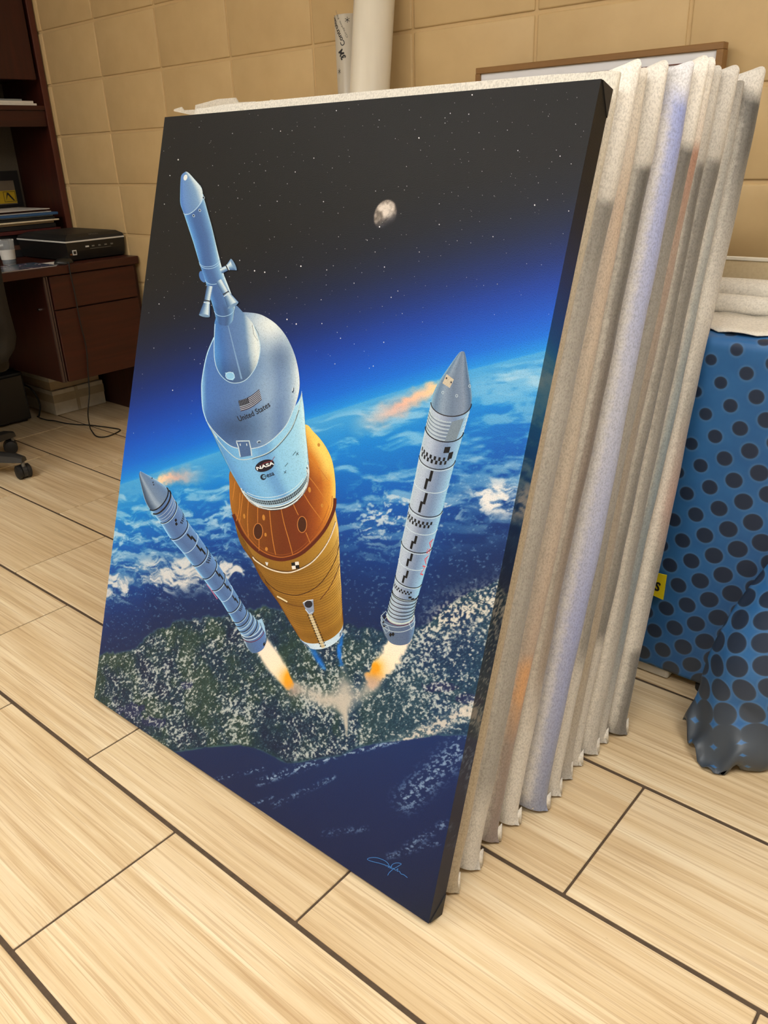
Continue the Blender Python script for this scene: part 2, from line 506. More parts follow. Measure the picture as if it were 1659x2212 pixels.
    for pts, w, hot in (([(566, 1394), (598, 1440), (622, 1476)], [24, 25, 15], (626, 1470)), ([(866, 1382), (842, 1420), (806, 1470)], [30, 31, 22], (808, 1446))):
        al, t = brush(X + rag * 16, Y + rag * 16, pts, w, .45)
        col = ramp_np(t, [(0, (255, 236, 220)), (.5, (254, 238, 214)), (.8, (246, 226, 200)), (1, (214, 190, 176))])
        img = img * (1 - al[..., None]) + col * al[..., None]
        hot_a = np.exp(-(np.hypot(X - hot[0], (Y - hot[1]) * .8) / 17.) ** 2) * (.5 + 1.2 * sm)
        img = over(img, np.clip(hot_a * al * 1.25, 0, 1), (250, 172, 34))
        al2 = np.exp(-(np.hypot(X - hot[0] - (8 if hot[0] < 700 else -2), Y - hot[1] - 22) / 15.) ** 2)
        img = over(img, np.clip(al2 * (.3 + .8 * sm), 0, .8), (188, 168, 160))
    # core stage blue exhaust
    for pts, w in (([(668, 1392), (682, 1415), (702, 1446)], [10, 11, 7]), ([(738, 1375), (734, 1405), (736, 1438)], [11, 8, 6])):
        al, t = brush(X + rag * 14, Y + rag * 14, pts, w, .9)
        img = over(img, np.clip(al * (.35 + .9 * sm), 0, 1), (28, 128, 226))
    # separation motor flames
    rg = (fbm(su * 6, sv * 9, 141, 4) - .5)
    al, t = brush(X, Y + rg * 22, [(334, 1040), (362, 1032), (400, 1029), (452, 1030)], [9, 22, 30, 26], 1.0)
    col = ramp_np(t, [(0, (255, 226, 176)), (.25, (246, 212, 184)), (.5, (232, 186, 170)), (.75, (208, 196, 198)), (1, (168, 190, 214))])
    al = al * np.interp(t, [0, .3, .7, .95, 1], [1, 1, .75, .15, 0])
    img = img * (1 - al[..., None]) + col * al[..., None]
    al, t = brush(X, Y + rg * 24, [(966, 824), (915, 846), (860, 880), (800, 910), (750, 934)], [12, 24, 32, 36, 28], 1.0)
    col = ramp_np(t, [(0, (255, 222, 160)), (.25, (250, 206, 172)), (.5, (238, 190, 172)), (.75, (220, 212, 210)), (1, (170, 206, 228))])
    al = al * np.interp(t, [0, .4, .75, .95, 1], [1, 1, .7, .15, 0])
    img = img * (1 - al[..., None]) + col * al[..., None]
    # moon
    mu, mv = P2(832, 464)
    ex, ey = P2(857, 460)
    mr = math.hypot(ex - mu, ey - mv)
    rr = np.hypot(U - mu, V - mv) / mr
    crat = fbm((U - mu) / mr * 2.2, (V - mv) / mr * 2.2, 151, 5, .6)
    term = sstep(.95, -.1, ((U - mu) * .45 - (V - mv) * .9) / mr)
    mc = ramp_np(crat, [(.3, (120, 112, 104)), (.5, (176, 166, 156)), (.7, (224, 214, 204))])
    al = (1 - sstep(.93, 1.05, rr)) * np.clip(term, .0, 1)
    img = img * (1 - al[..., None]) + mc * al[..., None]
    return np.clip(img, 0, 1)

INK = 0.86          # print density against paper white
def ink_lin(img): return lin(img) ** 1.16 * INK

def colour_mesh(name, verts, faces_flat, loop_tot, cols, mat, parent):
    me = bpy.data.meshes.new(name)
    nv = len(verts); nl = len(faces_flat); nf = len(loop_tot)
    me.vertices.add(nv); me.vertices.foreach_set('co', np.asarray(verts, np.float32).ravel())
    me.loops.add(nl); me.loops.foreach_set('vertex_index', np.asarray(faces_flat, np.int32))
    me.polygons.add(nf)
    st = np.concatenate([[0], np.cumsum(loop_tot)[:-1]]).astype(np.int32)
    me.polygons.foreach_set('loop_start', st); me.polygons.foreach_set('loop_total', np.asarray(loop_tot, np.int32))
    me.update(calc_edges=True)
    ca = me.color_attributes.new('Col', 'FLOAT_COLOR', 'POINT')
    c4 = np.ones((nv, 4), np.float32); c4[:, :3] = cols
    ca.data.foreach_set('color', c4.ravel())
    me.validate()
    return link(name, me, mat, parent)

k = NM('printed_canvas')
at = k.n('ShaderNodeVertexColor', layer_name='Col')
wv = k.noise(k.coord((1, 1, 1)), 620, 2, .6)
c = k.mix(k.ramp(wv, [(.3, 1.0), (.5, 0.0)]), at.outputs['Color'], (.72, .72, .72, 1), 'MULTIPLY')
k.base(c)
k.bump(wv, .6, .0006)
MT['print'] = k.done(.48, .24)

NX, NY = 560, 740
gu, gv = np.meshgrid(np.linspace(0, CW, NX), np.linspace(0, CH, NY))
img = paint(gu, gv)
vv3 = np.stack([gu.ravel(), gv.ravel(), np.zeros(gu.size)], -1)
idx = np.arange(NX * NY).reshape(NY, NX)
qd = np.stack([idx[:-1, :-1], idx[:-1, 1:], idx[1:, 1:], idx[1:, :-1]], -1).reshape(-1, 4)
colour_mesh('printed_face', vv3, qd.ravel(), np.full(len(qd), 4), ink_lin(img).reshape(-1, 3), MT['print'], canvas)

# stretched edges: the picture carries on round the sides, printed darker
def edge_strip(fn, n, m, name):
    s, w = np.meshgrid(np.linspace(0, 1, n), np.linspace(0, 1, m))
    pos, suv = fn(s, w)
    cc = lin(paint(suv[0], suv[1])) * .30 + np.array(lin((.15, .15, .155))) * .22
    id_ = np.arange(n * m).reshape(m, n)
    q_ = np.stack([id_[:-1, :-1], id_[:-1, 1:], id_[1:, 1:], id_[1:, :-1]], -1).reshape(-1, 4)
    colour_mesh(name, np.stack([p.ravel() for p in pos], -1), q_.ravel(), np.full(len(q_), 4), cc.reshape(-1, 3), MT['print'], canvas)
edge_strip(lambda s, w: ((np.full_like(s, CW), s * CH, -w * CT), (CW - .004 - w * CT * .9, s * CH)), 520, 12, 'stretched_edge')
edge_strip(lambda s, w: ((np.zeros_like(s), s * CH, -w * CT), (.004 + w * CT * .9, s * CH)), 200, 4, 'stretched_edge')
edge_strip(lambda s, w: ((s * CW, np.full_like(s, CH), -w * CT), (s * CW, CH - .004 - w * CT * .9)), 200, 4, 'stretched_edge')
edge_strip(lambda s, w: ((s * CW, np.zeros_like(s), -w * CT), (s * CW, .004 + w * CT * .9)), 200, 4, 'stretched_edge')
MT['canvas_black'] = plain('canvas_corner_black', rgb(34, 33, 34), .55, .4, .1, 300)
MT['pine'] = wood('stretcher_pine', rgb(190, 155, 105), rgb(215, 184, 135), 'x', .6)
for a_ in ((.002, CW - .002, .002, .045), (.002, CW - .002, CH - .045, CH - .002), (.002, .045, .046, CH - .046), (CW - .045, CW - .002, .046, CH - .046)):
    MB().box(*a_, -CT - .001, -CT + .010).build('stretcher_bar', MT['pine'], canvas)
for v0, sg in ((0.0, 1), (CH, -1)):
    m = MB()
    m.prism([(CW - .001, v0, -.003), (CW - .001, v0 + sg * .036, -CT), (CW - .001, v0, -CT)], (.0022, 0, 0))
    m.build('corner_fold', MT['canvas_black'], canvas)

# ---- vector print laid over the face: rockets, stars, lettering
class Ink:
    def __init__(s): s.v = []; s.f = []; s.n = []; s.c = []
    def add(s, pts, faces, cols, layer):
        b = len(s.v); z = .00010 + layer * .00006
        for p in pts:
            u, v = P2(*p); s.v.append((u, v, z))
        for c in cols: s.c.append(ink_lin(np.array(c[:3]) / 255.))
        for f in faces:
            s.f += [b + i for i in f]; s.n.append(len(f))
    def poly(s, pts, col, layer):
        tri = tessellate_polygon([[Vector((p[0], p[1], 0)) for p in pts]])
        s.add(pts, tri, [col] * len(pts), layer)
    def gpoly(s, pts, cols, layer):
        tri = tessellate_polygon([[Vector((p[0], p[1], 0)) for p in pts]])
        s.add(pts, tri, cols, layer)
    def stroke(s, pts, w, col, layer):
        pts = [np.array(p, float) for p in pts]; n = len(pts)
        ws = w if hasattr(w, '__len__') else [w] * n
        L = []; R = []
        for i, p in enumerate(pts):
            t = pts[min(i + 1, n - 1)] - pts[max(i - 1, 0)]
            t = t / (np.hypot(*t) + 1e-9); nn = np.array([-t[1], t[0]]) * ws[i] / 2
            L.append(tuple(p + nn)); R.append(tuple(p - nn))
        cols = [col] * n if not isinstance(col, list) else col
        s.add(L + R, [(i, i + 1, n + i + 1, n + i) for i in range(n - 1)], cols + cols, layer)
    def ell(s, cx, cy, rx, ry, rot, col, layer, n=28):
        a = math.radians(rot); pts = []
        for k in range(n):
            x, y = rx * math.cos(2 * math.pi * k / n), ry * math.sin(2 * math.pi * k / n)
            pts.append((cx + x * math.cos(a) - y * math.sin(a), cy + x * math.sin(a) + y * math.cos(a)))
        s.poly(pts, col, layer)
    def ring(s, cx, cy, rx, ry, rot, w, col, layer, n=28):
        a = math.radians(rot); pts = []
        for k in range(n + 1):
            x, y = rx * math.cos(2 * math.pi * k / n), ry * math.sin(2 * math.pi * k / n)
            pts.append((cx + x * math.cos(a) - y * math.sin(a), cy + x * math.sin(a) + y * math.cos(a)))
        s.stroke(pts, w, col, layer)
    def loft(s, fn, na, nt, colfn, layer, a0=0, a1=1, t0=0, t1=1):
        pts = []; cols = []
        for j in range(nt + 1):
            t = t0 + (t1 - t0) * j / nt
            for i in range(na + 1):
                a = a0 + (a1 - a0) * i / na
                pts.append(fn(a, t)); cols.append(colfn(a, t))
        fs = [(j * (na + 1) + i, j * (na + 1) + i + 1, (j + 1) * (na + 1) + i + 1, (j + 1) * (na + 1) + i) for j in range(nt) for i in range(na)]
        s.add(pts, fs, cols, layer)
    def build(s, name): return colour_mesh(name, s.v, s.f, s.n, np.array(s.c), MT['print'], canvas)

def smooth_pts(pts, n=8, closed=False):
    P = [np.array(p, float) for p in pts]; out = []
    m = len(P)
    rng = range(m if closed else m - 1)
    for i in rng:
        p0 = P[(i - 1) % m] if closed or i > 0 else 2 * P[0] - P[1]
        p1, p2 = P[i], P[(i + 1) % m]
        p3 = P[(i + 2) % m] if closed or i + 2 < m else 2 * P[-1] - P[-2]
        for k in range(n):
            t = k / n
            out.append(tuple(.5 * ((2 * p1) + (-p0 + p2) * t + (2 * p0 - 5 * p1 + 4 * p2 - p3) * t * t + (-p0 + 3 * p1 - 3 * p2 + p3) * t ** 3)))
    if not closed: out.append(tuple(P[-1]))
    return out

def prof(stops):
    xs = [q[0] for q in stops]
    return lambda a: tuple(float(np.interp(a, xs, [q[1][c] for q in stops])) for c in range(3))

def mul(c, g): return tuple(min(255, v * g) for v in c)

def body(stations):
    """stations: (t, Lx, Ly, Rx, Ry, bulge): tube seen in perspective"""
    ts = [q[0] for q in stations]
    A = np.array([q[1:] for q in stations], float)
    def fn(a, t):
        lx, ly, rx, ry, bu = [float(np.interp(t, ts, A[:, i])) for i in range(5)]
        dx, dy = rx - lx, ry - ly; L = math.hypot(dx, dy)
        nx, ny = -dy / L, dx / L
        if ny < 0: nx, ny = -nx, -ny
        th = math.pi * a
        # equal angles round the tube
        k = (1 - math.cos(th)) / 2; b = math.sin(th) * bu
        return (lx + dx * k + nx * b, ly + dy * k + ny * b)
    return fn

_txt_cache = {}
def text_mesh(sx, fat=0.0):
    if (sx, fat) in _txt_cache: return _txt_cache[(sx, fat)]
    cd = bpy.data.curves.new('lettering', 'FONT'); cd.body = sx; cd.align_x = 'CENTER'; cd.align_y = 'CENTER'; cd.resolution_u = 3; cd.offset = fat
    o = bpy.data.objects.new('lettering', cd); COL.objects.link(o)
    dg = bpy.context.evaluated_depsgraph_get()
    me = bpy.data.meshes.new_from_object(o.evaluated_get(dg))
    vs = [(v.co.x, v.co.y) for v in me.vertices]; fs = [tuple(p.vertices) for p in me.polygons]
    bpy.data.objects.remove(o); bpy.data.curves.remove(cd); bpy.data.meshes.remove(me)
    xs = [v[0] for v in vs]; ys = [v[1] for v in vs]
    cx, cy, w = (min(xs) + max(xs)) / 2, (min(ys) + max(ys)) / 2, max(xs) - min(xs)
    h = max(ys) - min(ys)
    vs = [((x - cx) / w, (y - cy) / h) for x, y in vs]      # unit width and height, centred
    _txt_cache[(sx, fat)] = (vs, fs)
    return vs, fs

def ink_text(ink, sx, x0, y0, x1, y1, height, col, layer, bow=0.0, fat=0.0, slant=0.0):
    vs, fs = text_mesh(sx, fat)
    d = np.array([x1 - x0, y1 - y0]); L = np.hypot(*d); t = d / L; up = np.array([t[1], -t[0]])
    mid = np.array([(x0 + x1) / 2, (y0 + y1) / 2])
    offs = [(0, 0)]
    for ox, oy in offs:
        pts = []
        for a, b in vs:
            q = mid + t * (a * L + slant * b * height) + up * (b * height) + np.array([0, bow * (1 - 4 * a * a)]) + np.array([ox, oy])
            pts.append(tuple(q))
        ink.add(pts, fs, [col] * len(pts), layer)

# stars
ink = Ink()
rs = random.Random(3)
cnt = 0
while cnt < 430:
    x, y = rs.uniform(240, 1300), rs.uniform(175, 1010)
    u, v = P2(x, y)
    if not (.006 < u < CW - .006 and v < CH - .006): continue
    lim = np.interp(x, [265, 475, 662, 821, 1016, 1175, 1330], [1045, 975, 908, 857, 799, 759, 725]) - 60
    if y > lim or rs.random() < max(0, (y - lim + 220) / 260): continue
    r = rs.choice([.45, .5, .6, .6, .7, .9, 1.25]); g = rs.uniform(.55, 1)
    ink.poly([(x - r, y), (x, y + r * 1.15), (x + r, y), (x, y - r * 1.15)], mul((245, 245, 250), g), 0); cnt += 1
for x, y in ((572, 588), (620, 690), (550, 585), (905, 298), (650, 575), (1020, 205), (1155, 443), (470, 690), (640, 700), (820, 490), (385, 345), (432, 402)):
    r = 1.6
    ink.poly([(x - r, y), (x, y + r * 1.2), (x + r, y), (x, y - r * 1.2)], (250, 250, 252), 0)
ink.build('printed_stars')['kind'] = 'stuff'

# ---------------- left booster
BLK = (26, 26, 30)
def booster(name, st, shade, bands, light, steps, rows, cone, ring, extra):
    ink = Ink()
    fn = body(st); sh = prof(shade)
    ink.loft(fn, 22, 40, lambda a, t: sh(a), 2)
    for t, dark in bands:
        ink.stroke([fn(a / 20, t) for a in range(21)], 1.7 if dark else 1.3, BLK if dark else light, 4)
        if dark: ink.stroke([fn(a / 20, t + .006) for a in range(21)], 1.2, light, 3)
    for a0, a1, t0, t1 in steps:
        ink.poly([fn(a0, t0), fn(a1, t0), fn(a1, t1), fn(a0, t1)], BLK, 4)
    for t0, a0, a1, n, h in rows:            # small chequer rows
        for i in range(n):
            for r in range(2):
                if (i + r) % 2: continue
                p0, p1 = a0 + (a1 - a0) * i / n, a0 + (a1 - a0) * (i + 1) / n
                ink.poly([fn(p0, t0 + r * h), fn(p1, t0 + r * h), fn(p1, t0 + (r + 1) * h), fn(p0, t0 + (r + 1) * h)], BLK, 4)
    extra(ink, fn)
    ink.build(name)

stL = [(0, 326, 1103, 361.5, 1052, 14), (.075, 347, 1129, 377.6, 1082, 15), (.15, 357, 1146, 390, 1099, 15), (.225, 368, 1163, 403, 1124, 14.5), (.30, 394.7, 1193.5, 424, 1152, 14), (.40, 416.7, 1221.6, 444.5, 1181, 14),
       (.49, 438.6, 1249.7, 464, 1209, 13.5), (.57, 458, 1275, 482.6, 1237, 13), (.65, 477.7, 1298.5, 498, 1264, 12.5), (.73, 492, 1321.7, 515, 1290, 12), (.81, 505.7, 1343.6, 530, 1314, 12), (.93, 522, 1372, 549, 1333, 14), (1.0, 532, 1388, 562, 1345, 17)]
shL = [(0, (176, 222, 248)), (.05, (150, 205, 244)), (.14, (104, 146, 196)), (.35, (92, 122, 170)), (.6, (104, 138, 188)), (.8, (112, 156, 210)), (.92, (150, 200, 242)), (.97, (196, 230, 250)), (1, (150, 205, 245))]
def exL(ink, fn):
    # nose cone
    tip = (303.5, 1018)
    left = smooth_pts([tip, (301, 1026), (306, 1052), (314, 1082), (324, 1101)]); right = smooth_pts([tip, (310, 1021), (330, 1032), (349, 1044), (360.5, 1053)])
    base = [(0, 324, 1101, 360.5, 1053, 15)]
    n = len(left)
    cone = prof([(0, (190, 220, 240)), (.06, (60, 82, 110)), (.2, (96, 116, 142)), (.35, (168, 186, 206)), (.45, (126, 148, 176)), (.75, (112, 140, 178)), (.95, (150, 190, 226)), (1, (205, 232, 248))])
    def cf(a, t):
        i = min(int(t * (n - 1)), n - 2); f = t * (n - 1) - i
        l = np.array(left[i]) * (1 - f) + np.array(left[i + 1]) * f; r = np.array(right[i]) * (1 - f) + np.array(right[i + 1]) * f
        d = r - l; L = np.hypot(*d) + 1e-6; nn = np.array([-d[1], d[0]]) / L
        if nn[1] < 0: nn = -nn
        th = math.pi * a
        return tuple(l + d * (1 - math.cos(th)) / 2 + nn * math.sin(th) * 15 * t * min(1, L / 40))
    ink.loft(cf, 18, 24, lambda a, t: cone(a) if t > .08 else (214, 232, 246), 6)
    ink.stroke([cf(a / 16, 1) for a in range(17)], 2.4, BLK, 7)
    ink.stroke([fn(a / 16, .018) for a in range(17)], 3.2, (40, 34, 34), 5)
    for t in (.035, .05, .062):
        ink.stroke([fn(.1 + a * .8 / 16, t) for a in range(17)], 1.0, (178, 196, 214), 5)
    for x, y in ((329, 1033), (331, 1042), (332.5, 1047)): ink.ell(x, y, 1.3, 1.8, 0, (40, 44, 60), 8, 10)
    # aft skirt
    sk = body([(0, 522, 1371, 562, 1338, 18), (.35, 527, 1382, 570, 1350, 20), (.75, 533, 1397, 574, 1372, 20), (1, 541, 1407, 572, 1390, 10)])
    s2 = prof([(0, (206, 230, 244)), (.12, (96, 126, 160)), (.4, (92, 124, 176)), (.7, (104, 140, 196)), (.9, (140, 190, 236)), (1, (196, 228, 248))])
    ink.loft(sk, 18, 12, lambda a, t: s2(a), 6)
    for t, c in ((.0, (210, 232, 244)), (.1, (60, 80, 110)), (.18, (206, 228, 240)), (.3, (120, 40, 60))):
        ink.stroke([sk(a / 18, t) for a in range(19)], 1.5, c, 7)
    for a, t in ((.60, .62), (.66, .74)):
        ink.poly([sk(a, t), sk(a + .07, t), sk(a + .07, t + .12), sk(a, t + .12)], BLK, 8)
    ink.poly([(557, 1340), (566, 1336), (572, 1352), (575, 1372), (570, 1362), (563, 1350)], (168, 206, 236), 8)
    ink.stroke([(562, 1345), (570, 1366)], 1.2, (50, 80, 130), 9)
    for i, t in enumerate((.845, .87, .895, .92, .945, .97)):
        ink.stroke([fn(a / 20, t) for a in range(21)], 1.7, BLK if i % 2 == 0 else (184, 214, 236), 5)
        ink.stroke([fn(a / 20, t + .008) for a in range(21)], 1.0, (150, 190, 224), 5)
    ink.stroke([(447, 1262), (455, 1272), (463, 1284), (470, 1294)], 1.6, (200, 130, 170), 5)
stepsL = []
for t0, t1 in ((.235, .30), (.30, .395), (.49, .565), (.57, .645), (.655, .725)):
    mid = (t0 + t1) / 2
    stepsL += [(.55, .60, t0 + .004, mid + .004), (.60, .655, mid - .006, t1 - .006)]
booster('printed_booster', stL, shL, [(.075, 1), (.225, 1), (.30, 0), (.40, 1), (.49, 1), (.57, 1), (.65, 0), (.73, 1), (.81, 1)], (188, 220, 242), stepsL,
        [(.155, .56, .93, 13, .011), (.415, .5, .93, 13, .010), (.745, .5, .93, 13, .010)], None, None,
        lambda ink, fn: (exL(ink, fn), [ink.poly([fn(a, t), fn(a + .06, t), fn(a + .06, t + .02), fn(a, t + .02)], BLK, 4) for a, t in ((.46, .105), (.42, .128))]))

# ---------------- right booster
stR = [(0, 931, 869, 1018.5, 872, 28), (.09, 919.6, 921, 1001.6, 934, 27), (.16, 913, 952, 993, 966, 26), (.21, 906, 983.5, 984, 994, 25), (.305, 895.5, 1036.6, 969, 1049, 22), (.40, 884.7, 1087, 956, 1103, 21),
       (.47, 877, 1128, 945, 1142, 20), (.545, 868, 1168, 934, 1182, 19), (.63, 862, 1206, 922, 1222, 17), (.71, 855, 1242, 911, 1262, 16), (.79, 848, 1274, 904, 1286, 16), (.90, 840, 1306, 897, 1312, 17), (1.0, 835, 1330, 894, 1332, 20)]
shR = [(0, (150, 190, 214)), (.05, (196, 216, 226)), (.14, (186, 200, 214)), (.3, (186, 198, 216)), (.46, (150, 164, 188)), (.58, (128, 150, 182)), (.74, (148, 182, 214)), (.9, (160, 206, 232)), (1, (120, 180, 215))]
def exR(ink, fn):
    left = smooth_pts([(998, 759), (988, 767), (950, 822), (936, 850), (931, 869)]); right = smooth_pts([(998, 759), (1005, 764), (1013, 810), (1019.5, 852), (1018.5, 872)])
    n = len(left)
    cone = prof([(0, (120, 190, 226)), (.07, (150, 180, 200)), (.2, (112, 140, 168)), (.34, (150, 168, 188)), (.5, (118, 136, 160)), (.7, (138, 154, 176)), (.86, (92, 116, 146)), (.95, (120, 160, 190)), (1, (170, 205, 225))])
    def cf(a, t):
        i = min(int(t * (n - 1)), n - 2); f = t * (n - 1) - i
        l = np.array(left[i]) * (1 - f) + np.array(left[i + 1]) * f; r = np.array(right[i]) * (1 - f) + np.array(right[i + 1]) * f
        d = r - l; th = math.pi * a
        return tuple(l + d * (1 - math.cos(th)) / 2 + np.array([0, 1]) * math.sin(th) * 29 * t * t)
    ink.loft(cf, 20, 26, lambda a, t: cone(a) if t > .06 else (206, 222, 232), 6)
    ink.stroke([cf(a / 18, 1) for a in range(19)], 2.0, (46, 36, 40), 7)
    ink.poly([(965, 808), (981, 820), (972, 838), (956, 828)], (206, 196, 176), 7)
    for x, y in ((965, 817), (975, 826)): ink.ell(x, y, 1.8, 2.4, 0, (70, 70, 80), 8, 10)
    for x, y in ((957, 848), (987, 855), (1015, 834)):
        ink.ring(x, y, 2.4, 3, 0, 1.0, (200, 216, 226), 7, 10)
    # ribbed forward skirt
    for i in range(6):
        t = .022 + i * .0125
        ink.stroke([fn(.04 + a * .50 / 12, t) for a in range(13)], 1.6, (196, 212, 216), 4)
        ink.stroke([fn(.04 + a * .50 / 12, t + .006) for a in range(13)], 1.2, (96, 118, 128), 4)
        ink.stroke([fn(.80 + a * .18 / 6, t) for a in range(7)], 1.1, (200, 220, 230), 4)
    ink.poly([fn(.55, .02), fn(.77, .02), fn(.74, .088), fn(.53, .088)], (132, 148, 162), 5)
    ink.stroke([fn(a / 20, .090) for a in range(21)], 2.2, BLK, 5)
    # aft skirt
    sk = body([(0, 823, 1327, 896, 1328, 20), (.3, 823, 1345, 897, 1345, 24), (.7, 830, 1367, 894, 1367, 22), (1, 838, 1379, 888, 1381, 14)])
    s2 = prof([(0, (176, 196, 214)), (.15, (112, 132, 158)), (.4, (104, 122, 150)), (.7, (96, 116, 150)), (.92, (120, 160, 200)), (1, (170, 210, 236))])
    ink.loft(sk, 20, 12, lambda a, t: s2(a), 1)
    for t in (.1, .25): ink.stroke([sk(a / 18, t) for a in range(19)], 1.2, (200, 216, 226), 3)
    for i, t in enumerate((.80, .83, .86, .89, .92, .95)):
        ink.stroke([fn(a / 20, t) for a in range(21)], 1.5, BLK, 5)
        ink.stroke([fn(a / 20, t + .012) for a in range(21)], 1.2, (176, 200, 216), 5)
    ink.stroke([fn(a / 20, .985) for a in range(21)], 3.0, (206, 220, 214), 6)
    ink.stroke([fn(a / 20, 1.0) for a in range(21)], 1.4, (120, 60, 70), 6)
    for cx, cy in ((844, 1371), (849.5, 1370)):
        ink.poly([(cx - 3.4, cy), (cx, cy - 5), (cx + 3.4, cy), (cx, cy + 5)], BLK, 7)
    for pts in ([(831, 1326), (828, 1335), (833, 1337)], [(829, 1340), (826, 1345), (831, 1346)], [(826, 1350), (830, 1356), (834, 1352)]):
        ink.poly(pts, BLK, 7)
    for pts in ([(824, 1330), (834, 1320), (838, 1330), (830, 1340)], [(884, 1346), (893, 1334), (896, 1350), (890, 1360)], [(828, 1356), (838, 1352), (842, 1362), (834, 1368)]):
        ink.stroke(pts + [pts[0]], 1.2, (190, 210, 224), 7)
    ink.poly([fn(.56, .115), fn(.66, .115), fn(.66, .145), fn(.56, .145)], BLK, 5)
    ink.poly([fn(.66, .145), fn(.75, .145), fn(.75, .175), fn(.66, .175)], BLK, 5)
    ink.poly([fn(.60, .766), fn(.68, .766), fn(.68, .779), fn(.60, .779)], BLK, 5)
    ink.poly([fn(.68, .779), fn(.76, .779), fn(.76, .793), fn(.68, .793)], BLK, 5)
    ink_text(ink, 'NASA', *fn(.81, .655), *fn(.81, .49), 6.5, (214, 104, 116), 5)
stepsR = []
for t0, t1 in ((.215, .30), (.305, .395), (.475, .54), (.55, .625), (.635, .705)):
    mid = (t0 + t1) / 2
    stepsR += [(.42, .47, t0 + .004, mid + .004), (.37, .42, mid - .004, t1 - .004)]
booster('printed_booster', stR, shR, [(.21, 1), (.305, 0), (.40, 1), (.47, 0), (.545, 1), (.63, 0), (.71, 1), (.79, 1)], (205, 224, 232), stepsR,
        [(.165, .10, .70, 15, .014), (.42, .08, .70, 15, .012), (.735, .06, .66, 15, .011)], None, None, exR)

# ---------------- core vehicle
ink = Ink()
# orange tank body
tank = body([(0, 503.5, 1110, 724, 1098, 55), (.10, 511, 1140, 731.5, 1140, 90), (.24, 536, 1181, 733, 1180, 72), (.42, 557.9, 1226.8, 735, 1232, 60), (.62, 597.6, 1290, 737.5, 1272, 46), (.8, 624, 1338, 739, 1310, 40), (1, 645, 1374, 740.5, 1336, 32)])
tsh = prof([(0, (128, 88, 46)), (.04, (176, 132, 64)), (.15, (164, 124, 54)), (.35, (152, 114, 46)), (.6, (158, 119, 48)), (.8, (184, 146, 66)), (.93, (216, 182, 104)), (.98, (240, 220, 150)), (1, (190, 150, 80))])
ink.loft(tank, 26, 36, lambda a, t: mul(tsh(a), 1.0 + .035 * math.sin(t * 260)), 2)
for t in np.linspace(.12, .98, 34):
    ink.stroke([tank(.03 + a * .92 / 16, t) for a in range(17)], .8, (134, 92, 34), 3)
# aft ring
aft = body([(0, 645, 1374, 740.5, 1336, 32), (.5, 649, 1382, 740, 1346, 31), (1, 660, 1391, 739, 1356, 26)])
ash = prof([(0, (120, 160, 210)), (.15, (190, 214, 236)), (.4, (214, 230, 242)), (.7, (196, 220, 238)), (.95, (226, 236, 244)), (1, (160, 190, 220))])
ink.loft(aft, 18, 4, lambda a, t: ash(a), 1)
for a0 in (.1, .16, .74, .8, .88):
    ink.poly([aft(a0, .25), aft(a0 + .04, .25), aft(a0 + .04, .8), aft(a0, .8)], (90, 104, 130), 3)
# tank rings
for pts, w, c in (([(546, 1203), (554, 1212), (581, 1228.6), (612, 1236.7), (637.4, 1234), (670, 1217.8), (695, 1192), (713.4, 1161.7), (726, 1128)], 2.6, (232, 222, 206)),
                  ([(546, 1200), (554, 1209), (581, 1226), (612, 1234), (637.4, 1231.5), (670, 1215.5), (695, 1189.5), (713.4, 1159), (725, 1126)], 1.2, (70, 44, 28)),
                  ([(573, 1252), (577.8, 1259), (601, 1277), (633.8, 1285.6), (662.7, 1280), (691.7, 1261), (715, 1228.6), (727.8, 1199.7), (733, 1176)], 1.5, (74, 42, 30)),
                  ([(601, 1290), (615.7, 1301), (637.4, 1308), (655.5, 1310)], 1.3, (110, 70, 36)), ([(691.7, 1295.5), (711.6, 1270), (726, 1241), (734, 1218)], 1.4, (96, 50, 40))):
    ink.stroke(smooth_pts(pts), w, c, 5)
# dome
dome = smooth_pts([(499.4, 1015), (496, 1047), (497.4, 1084), (504, 1115), (522, 1154), (542.5, 1181), (567, 1201), (595.8, 1211.5), (620, 1211.5), (649, 1201), (678, 1176.5), (704, 1144), (721, 1106), (725, 1070), (723.8, 1033), (716.7, 992), (700, 959), (677.7, 933), (655, 918), (600, 960), (540, 1000)], 6, True)
def dome_col(x, y, g=1.0):
    base = prof([(0, (176, 122, 50)), (.12, (150, 98, 36)), (.28, (132, 78, 30)), (.5, (122, 62, 28)), (.7, (128, 62, 30)), (.84, (176, 100, 40)), (.93, (222, 152, 58)), (1, (250, 216, 120))])
    a = (x - 496) / 230 + max(0, 1040 - y) / 420
    return mul(base(min(1, max(0, a))), g)
cx0, cy0 = 606, 1075
rings_ = [0, .3, .55, .75, .9, 1.0]
pts = []; cols = []; fs = []
n = len(dome)
for r in rings_:
    for p in dome:
        q = (cx0 + (p[0] - cx0) * r, cy0 + (p[1] - cy0) * r)
        pts.append(q); cols.append(dome_col(*q))
for j in range(len(rings_) - 1):
    for i in range(n):
        fs.append((j * n + i, j * n + (i + 1) % n, (j + 1) * n + (i + 1) % n, (j + 1) * n + i))
ink.add(pts, fs, cols, 4)
low = smooth_pts([(504, 1115), (522, 1154), (542.5, 1181), (567, 1201), (595.8, 1211.5), (620, 1211.5), (649, 1201), (678, 1176.5), (704, 1144), (721, 1106), (724, 1080)])
ink.stroke([(x, y - 4) for x, y in low], 7, (104, 46, 28), 5)
ink.stroke([(x + (606 - x) * .05, y - 9) for x, y in low], 1.6, (190, 120, 60), 6)
ink.stroke([(x + (606 - x) * .09, y - 14) for x, y in low[2:-8]], 1.0, (160, 96, 46), 6)
